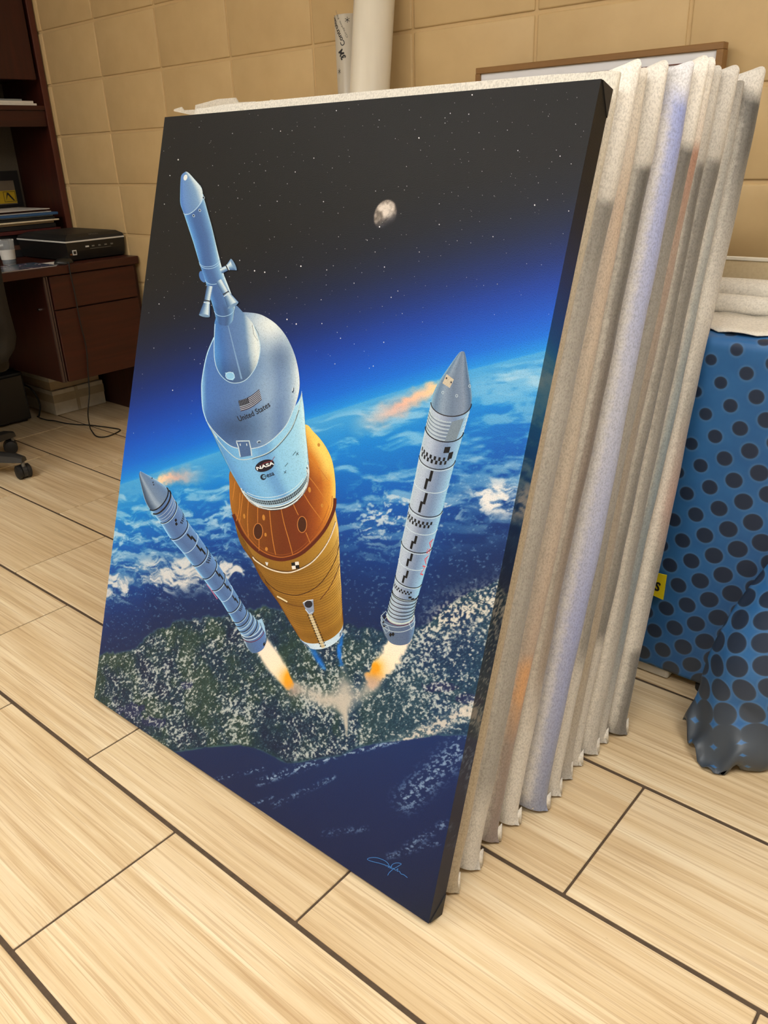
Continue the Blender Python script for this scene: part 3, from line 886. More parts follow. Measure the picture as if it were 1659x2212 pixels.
for pts in ([(537, 1080), (535, 1120), (537, 1162)], [(557, 1093), (557, 1130)], [(560, 1166), (560, 1190)], [(582, 1096), (586, 1140), (591, 1175), (596, 1199)], [(606, 1091), (614, 1130), (624, 1165), (633, 1199)],
            [(629, 1076), (637, 1096), (645, 1113)], [(661, 1150), (671, 1174)], [(652, 1060), (672, 1092), (696, 1124)], [(661, 1022), (685, 1052), (710, 1090)], [(519, 1064), (517, 1100), (511, 1126)], [(525, 1068), (520, 1110), (518, 1128)], [(508, 1040), (503, 1080)], [(668, 990), (690, 1012), (708, 1036)]):
    ink.stroke(smooth_pts(pts, 5), [1.6] * (len(smooth_pts(pts, 5)) - 1) + [1.0], (204, 138, 66), 6)
for x, y in ((558, 1148), (653, 1133)):
    ink.ell(x, y, 9.3, 16.5, 0, (84, 46, 28), 7); ink.ring(x, y, 10, 17.4, 0, 1.5, (206, 140, 80), 8)
for x, y, rx, ry in ((570, 1118, 3, 6.5), (528, 1115, 2.2, 5.5), (574, 1155, 2.4, 4.2), (576, 1186, 3, 4.2), (669, 1058, 3, 6), (696, 1092, 2.6, 4.4), (689, 961, 3, 4)):
    ink.ell(x, y, rx, ry, -6, (204, 146, 70), 7, 14)
for i, (x, y) in enumerate(((629.5, 1215.5), (637.5, 1214), (630.5, 1222.5), (638.5, 1221))):
    c = BLK if i in (0, 3) else (236, 232, 226)
    ink.poly([(x, y), (x + 8, y - 1), (x + 9, y + 6.5), (x + 1, y + 7.5)], c, 7)
ink.poly([(573, 1214), (580, 1215), (578, 1222), (576, 1221)], (220, 224, 226), 7)
# feed line and box
ink.poly([(654, 1302), (662, 1297), (677, 1294.6), (679, 1321), (673.6, 1328), (666, 1326)], (150, 164, 188), 7)
ink.ell(667, 1305, 8.5, 8, 0, (52, 50, 58), 8, 16)
ink.stroke([(655, 1302), (663, 1297.5), (677, 1295.5)], 2, (224, 230, 238), 8)
ink.stroke([(660, 1316), (668, 1326), (676, 1322)], 1.6, (208, 222, 240), 8)
a0, a1 = np.array([670., 1327]), np.array([699., 1399])
ink.stroke([tuple(a0), tuple(a1)], 7.5, (214, 202, 170), 7)
for i in range(13):
    t = (i + .4) / 13; c = a0 + (a1 - a0) * t
    ink.stroke([tuple(c + (-3.4, 1.0)), tuple(c + (3.0, -1.6))], 1.1, (150, 130, 96), 8)
    ink.poly([tuple(c + (-6.4, -1)), tuple(c + (-3.8, -1.6)), tuple(c + (-3.2, 1)), tuple(c + (-5.8, 1.6))], (40, 34, 30), 8)
    ink.poly([tuple(c + (3.8, -3)), tuple(c + (6.2, -3.6)), tuple(c + (6.8, -1.2)), tuple(c + (4.4, -.4))], (40, 34, 30), 8)
ink.stroke([(599, 1288), (621, 1300)], 3.0, (232, 220, 190), 7)
# service module
sm = body([(0, 439, 885, 651, 838, 60), (.10, 449, 910, 657.5, 882, 66), (.25, 471, 957, 660, 925, 76), (.55, 497, 1012, 664, 968, 70), (.78, 510, 1036, 664.5, 984, 68), (.9, 519, 1052, 665, 1000, 66), (1, 528, 1062, 663, 1016, 62)])
ssh = prof([(0, (176, 226, 246)), (.05, (140, 200, 240)), (.16, (104, 162, 216)), (.3, (124, 184, 228)), (.42, (140, 196, 234)), (.52, (112, 164, 214)), (.6, (150, 204, 236)), (.78, (168, 216, 240)), (.93, (206, 238, 246)), (1, (160, 205, 228))])
ink.loft(sm, 30, 24, lambda a, t: ssh(a), 9)
ink.loft(sm, 40, 3, lambda a, t: mul((84, 100, 116), .85 + .2 * math.sin(a * 160)), 10, .10, .97, .80, .875)
for i in range(46):
    a = .11 + .85 * i / 46
    ink.stroke([sm(a, .805), sm(a, .872)], .8, (168, 196, 210), 11)
ink.stroke([sm(.10 + .87 * a / 24, .79) for a in range(25)], 1.2, (214, 230, 236), 11)
ink.stroke([sm(.10 + .87 * a / 24, .838) for a in range(25)], .8, (160, 186, 200), 11)
ink.stroke([sm(.10 + .87 * a / 24, .885) for a in range(25)], 1.6, (206, 222, 230), 11)
ink.stroke([sm(a / 24, .955) for a in range(25)], 3.2, (60, 74, 86), 11)
for t, w, c in ((.925, 2.4, (226, 236, 238)), (.985, 3.4, (232, 240, 242)), (1.0, 1.4, (70, 84, 96))):
    ink.stroke([sm(a / 24, t) for a in range(25)], w, c, 12)
ink.stroke([sm(.2 + .55 * a / 20, .72) for a in range(21)], 1.2, (214, 234, 240), 10)
# fairing
ogl = smooth_pts([(508, 676), (550, 676.5), (576, 685.6), (602, 705), (624, 735.5), (641, 779), (648, 830), (640, 872), (621, 915), (599, 942), (572, 961.5), (543.7, 969), (513, 968), (491.6, 958.5), (463.4, 932), (446, 905), (438.5, 880), (436, 842), (438.4, 813.6), (448, 766), (463, 729), (485, 694)], 6, True)
def og_col(x, y):
    a = (x - 436) / 212.; b = (y - 676) / 293.
    c = prof([(0, (150, 205, 240)), (.05, (84, 130, 196)), (.2, (88, 128, 186)), (.38, (100, 134, 182)), (.55, (116, 150, 192)), (.68, (144, 172, 204)), (.8, (112, 142, 184)), (.9, (150, 176, 204)), (.97, (214, 228, 234)), (1, (226, 238, 240))])(a)
    c = np.array(c)
    top = math.exp(-((a - .72) / .30) ** 2 - ((b - .08) / .17) ** 2)
    c = c * (1 - .9 * top) + np.array((236, 242, 238)) * .9 * top
    mid = math.exp(-((a - .80) / .14) ** 2 - ((b - .33) / .10) ** 2)
    c = c * (1 - .12 * mid)
    mid = math.exp(-((a - .66) / .16) ** 2 - ((b - .55) / .14) ** 2)
    c = c * (1 - .4 * mid) + np.array((176, 196, 214)) * .4 * mid
    drk = math.exp(-((a - .35) / .28) ** 2 - ((b - .85) / .12) ** 2)
    c = c * (1 - .22 * drk)
    return tuple(c)
cx0, cy0 = 542, 822; n = len(ogl); pts = []; cols = []; fs = []
rr_ = [0, .15, .3, .45, .6, .72, .82, .9, .955, 1.0]
for r in rr_:
    for p in ogl:
        q = (cx0 + (p[0] - cx0) * r, cy0 + (p[1] - cy0) * r); pts.append(q); cols.append(og_col(*q))
for j in range(len(rr_) - 1):
    for i in range(n):
        fs.append((j * n + i, j * n + (i + 1) % n, (j + 1) * n + (i + 1) % n, (j + 1) * n + i))
ink.add(pts, fs, cols, 13)
ink.stroke(smooth_pts([(463, 729), (448, 766), (438.4, 813.6), (436.5, 842), (439.5, 885), (452.5, 920), (470, 945)]), 2.0, (186, 226, 246), 14)
ink.stroke(smooth_pts([(446, 908), (463.4, 932), (491.6, 958.5), (513, 968), (543.7, 969), (572, 961.5), (598, 942), (621, 915), (638, 876)]), 1.7, (206, 226, 236), 14)
ink.stroke(smooth_pts([(455, 925), (472, 951), (492, 974), (515.5, 991.5), (546, 990), (589, 972), (628, 928.6), (646, 884), (653, 850)]), 1.9, (196, 216, 220), 14)
ink.stroke(smooth_pts([(546, 992.5), (589, 974.5), (628, 931), (647, 886)]), 1.2, (60, 84, 100), 14)
for x, y in ((560, 954.5),): ink.ell(x, y, 4.6, 3, -15, (196, 214, 226), 15, 14); ink.ell(x + .6, y + .8, 3.4, 2, -15, (76, 96, 120), 16, 14)
ink.ell(634, 843, 2.0, 6, 10, (60, 78, 100), 15, 14); ink.ell(633, 841, 1.4, 4.4, 10, (206, 220, 228), 16, 12)
# hatch plate
ink.poly([(511, 953), (540, 952), (543, 984), (520, 988)], (86, 116, 160), 15)
for pts in ([(511, 953), (540, 952.5)], [(512, 955), (516, 966), (520, 987)], [(539, 953), (543, 970), (545, 985)]): ink.stroke(pts, 2.2, (206, 224, 232), 16)
for x in (519.5, 533.5): ink.stroke([(x, 958), (x + .8, 963)], 1.6, (220, 232, 238), 16)
# adapter cone
cone = smooth_pts([(466, 690), (464, 744), (465, 779), (474, 805), (491.6, 823), (511, 827.7), (532.8, 820), (552, 796), (561, 770), (562, 740), (548, 701), (527, 676), (507, 657), (490, 660)], 6, True)
def cone_col(x, y):
    a = (x - 464) / 98. - (y - 700) / 900.
    c = np.array(prof([(-.2, (120, 190, 240)), (0, (86, 146, 210)), (.1, (76, 124, 188)), (.3, (96, 130, 180)), (.5, (104, 138, 184)), (.66, (112, 146, 186)), (.74, (186, 204, 216)), (.86, (228, 236, 234)), (1, (214, 228, 234))])(a))
    return tuple(c * (1 - .16 * sstep(760, 820, np.array(float(y)))))
cx0, cy0 = 512, 752; n = len(cone); pts = []; cols = []; fs = []
for r in rr_:
    for p in cone:
        q = (cx0 + (p[0] - cx0) * r, cy0 + (p[1] - cy0) * r); pts.append(q); cols.append(cone_col(*q))
for j in range(len(rr_) - 1):
    for i in range(n): fs.append((j * n + i, j * n + (i + 1) % n, (j + 1) * n + (i + 1) % n, (j + 1) * n + i))
ink.add(pts, fs, cols, 17)
ink.stroke(smooth_pts([(465.5, 700), (463.5, 744), (465, 779), (474, 805), (491.6, 823), (511, 827.7), (532.8, 820), (552, 796), (561, 770), (562.5, 740), (549, 702)]), 1.5, (190, 220, 238), 18)
ink.stroke([(494, 704), (508, 760), (523, 819)], [1.6, 2.6, 3.6], (136, 170, 206), 18)
ink.poly([(487, 805), (505, 804), (509, 816), (504, 822), (492, 819)], (150, 202, 236), 19)
ink.ring(498, 812, 9.5, 8, 10, 1.2, (204, 232, 246), 20, 16)
ink.stroke([(546, 702), (549, 722), (558, 737), (560, 722), (550, 704)], 1.0, (120, 130, 130), 18)
# abort tower
tw = body([(0, 398, 461, 439, 420, 12), (.25, 418.5, 523, 457.4, 486.6, 13), (.45, 432, 569, 476, 562, 14), (.6, 444, 604, 484, 592, 15), (.78, 456, 645, 500, 632, 16), (.9, 464, 672, 508, 661, 17), (1, 468, 689, 505, 685, 17)])
wsh = prof([(0, (176, 226, 248)), (.07, (110, 170, 224)), (.16, (92, 146, 208)), (.32, (74, 112, 166)), (.52, (84, 118, 168)), (.68, (112, 156, 202)), (.8, (150, 190, 220)), (.9, (214, 232, 238)), (.97, (226, 240, 242)), (1, (150, 190, 220))])
ink.loft(tw, 20, 24, lambda a, t: wsh(a) if t < .8 else mul(wsh(a), .94 + .06 * math.sin(a * 20)), 21)
for t in (.0, .44, .455, .605, .9): ink.stroke([tw(a / 16, t) for a in range(17)], 1.3, (170, 206, 234), 22)
ink.stroke([tw(.3 + .3 * a / 6, .905) for a in range(7)], 1.0, (60, 96, 140), 22)
for a, t in ((.35, .035), (.55, .035), (.85, .005)): 
    x, y = tw(a, t); ink.ell(x, y, 2.6, 3.4, -25, (196, 216, 232), 23, 12); ink.ell(x, y, 1.6, 2.2, -25, (36, 54, 80), 24, 12)
nl = smooth_pts([(402.5, 371), (394, 378), (391.5, 390), (390.5, 420), (391, 441), (398, 461)]); nr = smooth_pts([(402.5, 371), (409, 374), (420, 386), (434, 402), (438, 410), (439, 420)])
nn_ = len(nl)
nsh = prof([(0, (150, 210, 244)), (.08, (84, 130, 200)), (.25, (110, 150, 206)), (.45, (116, 152, 196)), (.62, (134, 168, 204)), (.76, (206, 222, 230)), (.9, (226, 238, 240)), (1, (170, 200, 224))])
def nf(a, t):
    i = min(int(t * (nn_ - 1)), nn_ - 2); f = t * (nn_ - 1) - i
    l = np.array(nl[i]) * (1 - f) + np.array(nl[i + 1]) * f; r = np.array(nr[i]) * (1 - f) + np.array(nr[i + 1]) * f
    d = r - l; th = math.pi * a
    return tuple(l + d * (1 - math.cos(th)) / 2 + np.array([.45, .9]) * math.sin(th) * 13 * t * t)
ink.loft(nf, 16, 22, lambda a, t: nsh(a), 22)
ink.ell(402, 384, 4, 6.5, 15, (236, 240, 236), 23, 14)
ink.stroke([nf(a / 16, 1) for a in range(17)], 1.4, (190, 218, 238), 23)
# abort motor nozzles
def nozzle(x0, y0, x1, y1, w0, w1, bell):
    d = np.array([x1 - x0, y1 - y0]); L = np.hypot(*d); d = d / L; nrm = np.array([-d[1], d[0]])
    f = lambda a, t: tuple(np.array([x0, y0]) + d * L * t + nrm * (a - .5) * (w0 if t < .55 else w0 + (w1 - w0) * (t - .55) / .45))
    sh = prof([(0, (96, 140, 190)), (.2, (226, 236, 236)), (.45, (190, 212, 226)), (.7, (120, 154, 190)), (1, (70, 104, 150))])
    ink.loft(f, 8, 12, lambda a, t: sh(a), 25)
    ink.stroke([f(a / 6, .5) for a in range(7)], 2.6, (60, 66, 76), 26); ink.stroke([f(a / 6, .57) for a in range(7)], 1.8, (216, 232, 238), 26)
    ink.ell(x1, y1, w1 / 2, 3.2, math.degrees(math.atan2(nrm[1], nrm[0])), (126, 158, 190), 26, 14)
nozzle(455, 618, 443, 682, 13, 24, 1); nozzle(474, 606, 505, 660, 15, 27, 1); nozzle(478, 586, 506, 572, 12, 28, 1)
ink.ell(439, 598, 7, 13, -20, (84, 130, 190), 20, 16)
# markings
fl = lambda a, b: (515.5 + (561 - 515.5) * a + (521 - 515.5) * b + 0.0, 865.7 + (840.7 - 865.7) * a + (888.5 - 865.7) * b + 4.5 * math.sin(a * math.pi))
ink.loft(fl, 8, 1, lambda a, t: (176, 188, 204), 15)
for i in range(7):
    b0 = i * 2 / 13
    ink.loft(fl, 8, 1, lambda a, t: (70, 40, 52), 16, 0, 1, b0, b0 + 1 / 13)
ink.loft(fl, 4, 1, lambda a, t: (44, 46, 60), 17, 0, .46, 0, 7 / 13)
for r in range(5):
    for q in range(6):
        x, y = fl(.04 + q * .07, .05 + r * .1); ink.ell(x, y, .7, .7, 0, (170, 180, 196), 18, 5)
ink_text(ink, 'United States', 515, 905, 583, 872, 12.5, (34, 34, 42), 15, 3.5, .016)
ink.ell(572.6, 1006, 21.5, 12.2, -20, (38, 30, 48), 14, 30)
ink.stroke([(556, 1012), (572, 1000), (588, 996), (594, 986)], [.6, 1.2, 1.4, .8], (150, 60, 70), 15)
ink_text(ink, 'NASA', 555, 1012.5, 592.5, 1000, 7.6, (236, 240, 242), 16, 0, .03)
ink.ell(569.5, 1030.5, 6.4, 6.4, 0, (36, 48, 66), 14, 18)
ink.ell(571.2, 1030, 3.6, 3.6, 0, (140, 196, 234), 15, 14); ink.stroke([(568.5, 1030.5), (576, 1029)], 1.3, (36, 48, 66), 16)
ink_text(ink, 'esa', 577, 1028.6, 593, 1023, 7.2, (36, 48, 66), 14, 0, .02)
for pts in ([(633, 984), (640, 975)], [(641, 978), (646, 983)], [(645, 977), (640, 984)], [(616, 1008), (623, 1000)], [(614, 1018), (619, 1022)], [(619, 1016), (615, 1023)]):
    ink.stroke(pts, 1.1, (50, 74, 92), 14)
ink.build('printed_rocket')
# scrawled signature
ink = Ink()
sg = lambda pts: [(780 + x / 9.217, 1820 + y / 9.217) for x, y in pts]
for pts in ([(500, 455), (380, 415), (200, 370), (125, 330), (200, 300), (330, 305), (470, 360), (540, 420), (560, 480)], [(495, 470), (530, 460), (545, 495), (570, 470), (580, 515), (605, 460), (610, 520), (640, 510), (690, 550), (735, 520), (720, 570), (760, 570), (800, 625), (850, 640), (925, 700)],
            [(600, 470), (640, 425), (720, 405), (800, 425), (740, 470), (640, 530), (560, 600), (530, 655)]):
    q = smooth_pts(sg(pts), 6); ink.stroke(q, 1.1, (84, 150, 220), 1)
ink.build('printed_signature')

# ------------------------------------------------------------------ the foam-wrapped canvases behind it
WHITE = rgb(224, 218, 206)
def wrap_mat(name, H, T, zones):
    """zones: (height fraction, colour) from the floor up: what shows through the thin foam"""
    k = NM(name)
    tc = k.n('ShaderNodeTexCoord'); sp = k.n('ShaderNodeSeparateXYZ'); k.l(tc.outputs['Object'], sp.inputs[0])
    wob = k.noise(k.coord((1, 1, 1)), 14, 3)
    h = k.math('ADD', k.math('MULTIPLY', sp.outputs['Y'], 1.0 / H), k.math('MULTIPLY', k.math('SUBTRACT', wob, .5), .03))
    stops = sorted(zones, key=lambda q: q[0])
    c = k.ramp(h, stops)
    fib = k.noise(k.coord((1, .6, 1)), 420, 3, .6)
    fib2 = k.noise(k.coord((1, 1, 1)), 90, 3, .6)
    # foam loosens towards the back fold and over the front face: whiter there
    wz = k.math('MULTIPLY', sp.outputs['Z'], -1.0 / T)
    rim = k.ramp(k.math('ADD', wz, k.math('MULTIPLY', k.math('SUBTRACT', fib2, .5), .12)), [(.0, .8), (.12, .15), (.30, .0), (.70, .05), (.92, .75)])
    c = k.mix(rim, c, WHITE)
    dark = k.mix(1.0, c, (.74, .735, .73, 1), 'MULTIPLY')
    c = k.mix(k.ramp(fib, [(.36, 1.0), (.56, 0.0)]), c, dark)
    k.base(c)
    k.bump(k.math('ADD', fib, k.math('MULTIPLY', fib2, .5)), .5, .0015)
    m = k.done(.62, .35)
    k.b.inputs['Sheen Weight'].default_value = .15
    return m

def wrapped(i, xr, yb, top_y, W, H, T, zones, ear, label, seed, dx=0.0):
    """xr: right end on the floor, yb: where the back foot stands, top_y: where the back top is"""
    lean = math.asin(max(.05, min(.6, (top_y - yb) / H)))
    b = Vector((0, math.cos(0), 0))
    v = Vector((dx, math.sin(lean), math.cos(lean))).normalized(); u = Vector((1, .006, 0)); u = (u - v * u.dot(v)).normalized(); n = u.cross(v)
    # local x across, y up, z towards the room (front at 0, back at -T)
    foot = Vector((xr - W, yb, 0.002))          # back-bottom-left corner
    org = foot + n * T
    e = empty('wrapped_canvas', tuple(org), label, 'wrapped canvas', 'foam wrapped canvases leaning in a stack')
    mx = Matrix.Identity(4)
    for r in range(3):
        mx[r][0] = u[r]; mx[r][1] = v[r]; mx[r][2] = n[r]; mx[r][3] = org[r]
    e.matrix_world = mx
    rs = np.random.RandomState(seed)
    ph = rs.uniform(0, 6.28, 8)
    # columns across, dense at both rounded ends
    R = T * .58
    dd = [R * (1 - math.cos(math.pi / 2 * q / 7)) for q in range(8)] + [R + .02, .10, .22]
    us = dd + list(np.linspace(.30, W - .30, 5)) + [W - d for d in reversed(dd)]
    vs = [0, .004, .010, .018, .030, .045] + list(np.linspace(.07, H - .07, 46)) + [H - .045, H - .028, H - .015, H - .006, H]
    F = []; B = []
    for vv in vs:
        rf = []; rb = []
        for uu in us:
            d = min(uu, W - uu); right = uu > W / 2
            g = math.sqrt(max(0, 1 - ((R - d) / R) ** 2)) if d < R else 1.0
            end = math.exp(-d / .05)
            wave = (.0022 * math.sin(vv * 5 + ph[0]) + .0010 * math.sin(vv * 13 + ph[1]) + .0004 * math.sin(vv * 41 + ph[2])) * end * (1 if right else -1)
            puff = .0035 * math.sin(vv * 5 + uu * 4 + ph[3]) + .002 * math.sin(vv * 13 + uu * 9 + ph[4])
            tw = .05 * math.sin(vv * 3.2 + ph[5]) * end * T
            mid = -T / 2 + tw
            edge = min(1.0, .62 + 6 * (H - vv), .80 + 8 * vv)
            hf = T / 2 * g * (edge if d < .08 else 1.0)
            fl = 0.010 * math.exp(-vv / .012) * end if right else 0
            topb = ear * (1 - .45 * math.exp(-(W - uu) / .006)) * math.exp(-((W - uu) / .085) ** 1.3) * sstep(H - .10, H, np.array(vv)) if right else 0.0
            inn = .10 * topb
            rf.append((uu + wave + fl * .3 - inn, vv + float(topb) * .62, mid + hf - puff * (1 if d > .04 else 0) * .3))
            rb.append((uu + wave + fl - inn, vv + float(topb), mid - hf))
        F.append(rf); B.append(rb)
    m = MB()
    fv = [[m.bm.verts.new(p) for p in r] for r in F]
    bv = [[(fv[i2][j] if us[j] in (0,) or j in (0, len(us) - 1) else m.bm.verts.new(B[i2][j])) for j in range(len(us))] for i2 in range(len(vs))]
    nI, nJ = len(vs), len(us)
    def quad(a, b_, c, d):
        q = []
        for x in (a, b_, c, d):
            if x not in q: q.append(x)
        if len(q) >= 3:
            try: m.bm.faces.new(q)
            except ValueError: pass
    for i2 in range(nI - 1):
        for j in range(nJ - 1):
            quad(fv[i2][j], fv[i2][j + 1], fv[i2 + 1][j + 1], fv[i2 + 1][j])
            quad(bv[i2][j], bv[i2 + 1][j], bv[i2 + 1][j + 1], bv[i2][j + 1])
    for j in range(nJ - 1):
        quad(fv[0][j], bv[0][j], bv[0][j + 1], fv[0][j + 1])
        quad(fv[-1][j], fv[-1][j + 1], bv[-1][j + 1], bv[-1][j])
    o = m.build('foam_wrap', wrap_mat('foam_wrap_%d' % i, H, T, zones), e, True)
    autosmooth(o, 60)
    # tucked corner of foam at the foot
    m = MB()
    x0 = W - .012
    A = [[(x0, .003, -T * .12), (x0 + .010, .0015, -T * .45), (x0 + .020, .0005, -T * .75), (x0 + .016, .0005, -T * .98)],
         [(x0 + .004, .012, -T * .30), (x0 + .012, .014, -T * .55), (x0 + .017, .014, -T * .78), (x0 + .014, .012, -T * .98)],
         [(x0 + .008, .020, -T * .55), (x0 + .012, .026, -T * .70), (x0 + .013, .030, -T * .85), (x0 + .011, .026, -T * .99)]]
    m.grid(A)
    cf = m.build('corner_fold', MT['foam_white'], e, True)
    sol = cf.modifiers.new('thick', 'SOLIDIFY'); sol.thickness = .0012
    return e

k = NM('white_foam_sheet')
f = k.noise(k.coord(), 240, 4, .7)
k.base(k.ramp(f, [(.3, rgb(196, 190, 178)), (.6, rgb(228, 222, 210))])); k.bump(f, .5, .001)
MT['foam_white'] = k.done(.55, .4)

g_ = lambda a: rgb(a, a * .975, a * .93)
TAN, PEACH, ORANGE, LAV, LAV2, BLUEG = rgb(168, 154, 130), rgb(190, 172, 154), rgb(206, 158, 112), rgb(150, 158, 196), rgb(178, 182, 200), rgb(136, 144, 148)
PANELS = [  # back foot y, right end x, thickness, top-back y, height, zones, ear, label
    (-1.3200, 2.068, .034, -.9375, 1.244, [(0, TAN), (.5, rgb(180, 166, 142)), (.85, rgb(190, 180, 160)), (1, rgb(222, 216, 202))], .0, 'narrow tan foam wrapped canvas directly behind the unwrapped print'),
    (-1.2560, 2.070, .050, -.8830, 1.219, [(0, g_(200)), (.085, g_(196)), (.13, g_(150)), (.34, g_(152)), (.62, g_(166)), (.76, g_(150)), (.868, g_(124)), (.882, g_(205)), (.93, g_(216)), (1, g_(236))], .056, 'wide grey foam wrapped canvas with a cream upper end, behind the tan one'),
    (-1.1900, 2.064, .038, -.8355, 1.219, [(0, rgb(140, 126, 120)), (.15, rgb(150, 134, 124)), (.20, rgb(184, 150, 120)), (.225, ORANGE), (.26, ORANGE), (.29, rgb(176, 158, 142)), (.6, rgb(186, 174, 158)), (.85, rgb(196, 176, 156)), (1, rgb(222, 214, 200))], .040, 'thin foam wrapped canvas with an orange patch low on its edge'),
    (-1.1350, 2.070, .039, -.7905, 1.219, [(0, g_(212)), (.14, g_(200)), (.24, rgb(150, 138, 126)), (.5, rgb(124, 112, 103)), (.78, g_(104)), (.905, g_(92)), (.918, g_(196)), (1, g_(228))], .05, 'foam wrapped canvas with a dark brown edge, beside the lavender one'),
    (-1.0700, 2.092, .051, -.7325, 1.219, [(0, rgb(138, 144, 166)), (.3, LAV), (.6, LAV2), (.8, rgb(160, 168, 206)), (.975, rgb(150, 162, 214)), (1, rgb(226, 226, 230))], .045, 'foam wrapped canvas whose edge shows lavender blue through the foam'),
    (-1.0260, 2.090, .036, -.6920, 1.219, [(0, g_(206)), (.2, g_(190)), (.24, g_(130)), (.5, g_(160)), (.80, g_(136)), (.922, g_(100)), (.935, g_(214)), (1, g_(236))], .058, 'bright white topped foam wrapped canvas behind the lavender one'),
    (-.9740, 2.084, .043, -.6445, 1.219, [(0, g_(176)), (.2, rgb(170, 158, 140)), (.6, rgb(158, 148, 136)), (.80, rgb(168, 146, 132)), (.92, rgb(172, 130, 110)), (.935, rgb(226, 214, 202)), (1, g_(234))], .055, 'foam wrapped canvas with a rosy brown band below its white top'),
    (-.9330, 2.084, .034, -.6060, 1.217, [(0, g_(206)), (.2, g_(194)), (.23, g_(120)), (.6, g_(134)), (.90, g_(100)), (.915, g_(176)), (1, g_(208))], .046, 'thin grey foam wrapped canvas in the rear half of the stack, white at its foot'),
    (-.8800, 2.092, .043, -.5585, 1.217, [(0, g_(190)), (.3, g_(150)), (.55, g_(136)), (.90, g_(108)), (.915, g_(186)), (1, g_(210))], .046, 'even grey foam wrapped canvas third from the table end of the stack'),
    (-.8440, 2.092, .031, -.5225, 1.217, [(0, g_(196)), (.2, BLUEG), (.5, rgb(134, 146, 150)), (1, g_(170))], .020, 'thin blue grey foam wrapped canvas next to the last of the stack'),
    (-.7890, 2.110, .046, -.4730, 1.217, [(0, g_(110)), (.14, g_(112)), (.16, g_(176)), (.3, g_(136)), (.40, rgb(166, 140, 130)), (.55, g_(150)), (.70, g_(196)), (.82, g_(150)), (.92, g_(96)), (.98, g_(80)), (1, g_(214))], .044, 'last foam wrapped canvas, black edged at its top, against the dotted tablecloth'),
]
wraps = []
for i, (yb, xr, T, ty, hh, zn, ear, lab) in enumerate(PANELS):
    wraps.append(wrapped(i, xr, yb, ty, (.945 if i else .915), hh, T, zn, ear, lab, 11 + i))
# loose foam standing up along the top at the far left end of the stack: part of the rear wraps
def flap(pts_px, y, parent):
    m = MB(); pts = [on_y(px, py, y) for px, py in pts_px]
    m.prism([tuple(p) for p in pts], (0, .004, 0))
    o = m.build('foam_flap', MT['foam_white'], parent)
    o.matrix_parent_inverse = parent.matrix_world.inverted()
flap([(375, 240), (376, 236), (391, 231), (396, 238), (470, 234), (470, 246), (420, 250)], -.45, wraps[9])
flap([(421, 236), (422, 227), (470, 214), (508, 211), (514, 221), (550, 219), (552, 226), (480, 234)], -.44, wraps[10])
flap([(582, 221), (584, 215), (596, 217), (640, 220), (640, 224)], -.44, wraps[10])

# ------------------------------------------------------------------ draped table at the right
TY, TZ = -.574, .768          # front plane and height of the cloth
MT['table_top'] = plain('folding_table_grey', rgb(190, 188, 182), .5)
MT['steel_grey'] = plain('grey_steel', rgb(120, 120, 118), .4, .5, .05, 20, .6)
t = empty('folding_table', (2.35, -.33, 0), 'grey folding table hidden under the dotted blue cloth', 'table')
org = (2.35, -.33, 0)
MB(org).box(1.62, 3.3, TY + .008, -.06, TZ - .035, TZ - .004, .004).build('table_top', MT['table_top'], t)
for x, y in ((1.68, -.52), (1.68, -.12), (3.24, -.52), (3.24, -.12)):
    MB(org).tube([(x, y, 0), (x, y, TZ - .035)], .013, 10).build('leg', MT['steel_grey'], t, True)

# dotted cloth: halftone dots that swell towards the hem
k = NM('dotted_cloth')
uvn = k.n('ShaderNodeUVMap', uv_map='UVMap'); sp = k.n('ShaderNodeSeparateXYZ'); k.l(uvn.outputs[0], sp.inputs[0])
U_, V_ = sp.outputs['X'], sp.outputs['Y']
PX_, PZ_ = 2.158, .645
e1 = (math.cos(math.radians(-61.2)), math.sin(math.radians(-61.2))); e2 = (math.cos(math.radians(30.0)), math.sin(math.radians(30.0)))
pit1, pit2 = .0466, .0493
du = k.math('SUBTRACT', U_, PX_); dv = k.math('SUBTRACT', V_, PZ_)
a = k.math('DIVIDE', k.math('ADD', k.math('MULTIPLY', du, e1[0]), k.math('MULTIPLY', dv, e1[1])), pit1)
b = k.math('DIVIDE', k.math('ADD', k.math('MULTIPLY', du, e2[0]), k.math('MULTIPLY', dv, e2[1])), pit2)
fa = k.math('MULTIPLY', k.math('SUBTRACT', a, k.math('ROUND', a)), pit1); fb = k.math('MULTIPLY', k.math('SUBTRACT', b, k.math('ROUND', b)), pit2)
dist = k.math('SQRT', k.math('ADD', k.math('MULTIPLY', fa, fa), k.math('MULTIPLY', fb, fb)))
hi_ = k.math('MULTIPLY', k.math('MAXIMUM', k.math('SUBTRACT', V_, .34), 0.0), -.0150)
lo_ = k.math('MULTIPLY', k.math('MAXIMUM', k.math('SUBTRACT', .34, V_), 0.0), .0080)
rad_ = k.math('ADD', k.math('ADD', hi_, lo_), k.math('ADD', .0163, k.math('MULTIPLY', k.math('MINIMUM', k.math('SUBTRACT', U_, 2.105), .13), .028)))
rad_ = k.math('ADD', rad_, k.math('MULTIPLY', k.math('MAXIMUM', k.math('SUBTRACT', .06, V_), 0.0), k.math('MULTIPLY', k.math('GREATER_THAN', U_, 2.27), .09)))
rad_ = k.math('MINIMUM', k.math('MAXIMUM', rad_, .008), .0300)
edge_ = k.math('SUBTRACT', dist, rad_)
mask = k.ramp(k.math('ADD', k.math('MULTIPLY', edge_, 200.0), .5), [(.40, 1.0), (.60, 0.0)])
mot = k.noise(k.coord(), 12, 4); cl = k.noise(k.coord(), 700, 2)
blue = k.ramp(mot, [(.3, rgb(38, 92, 148)), (.7, rgb(48, 106, 164))])
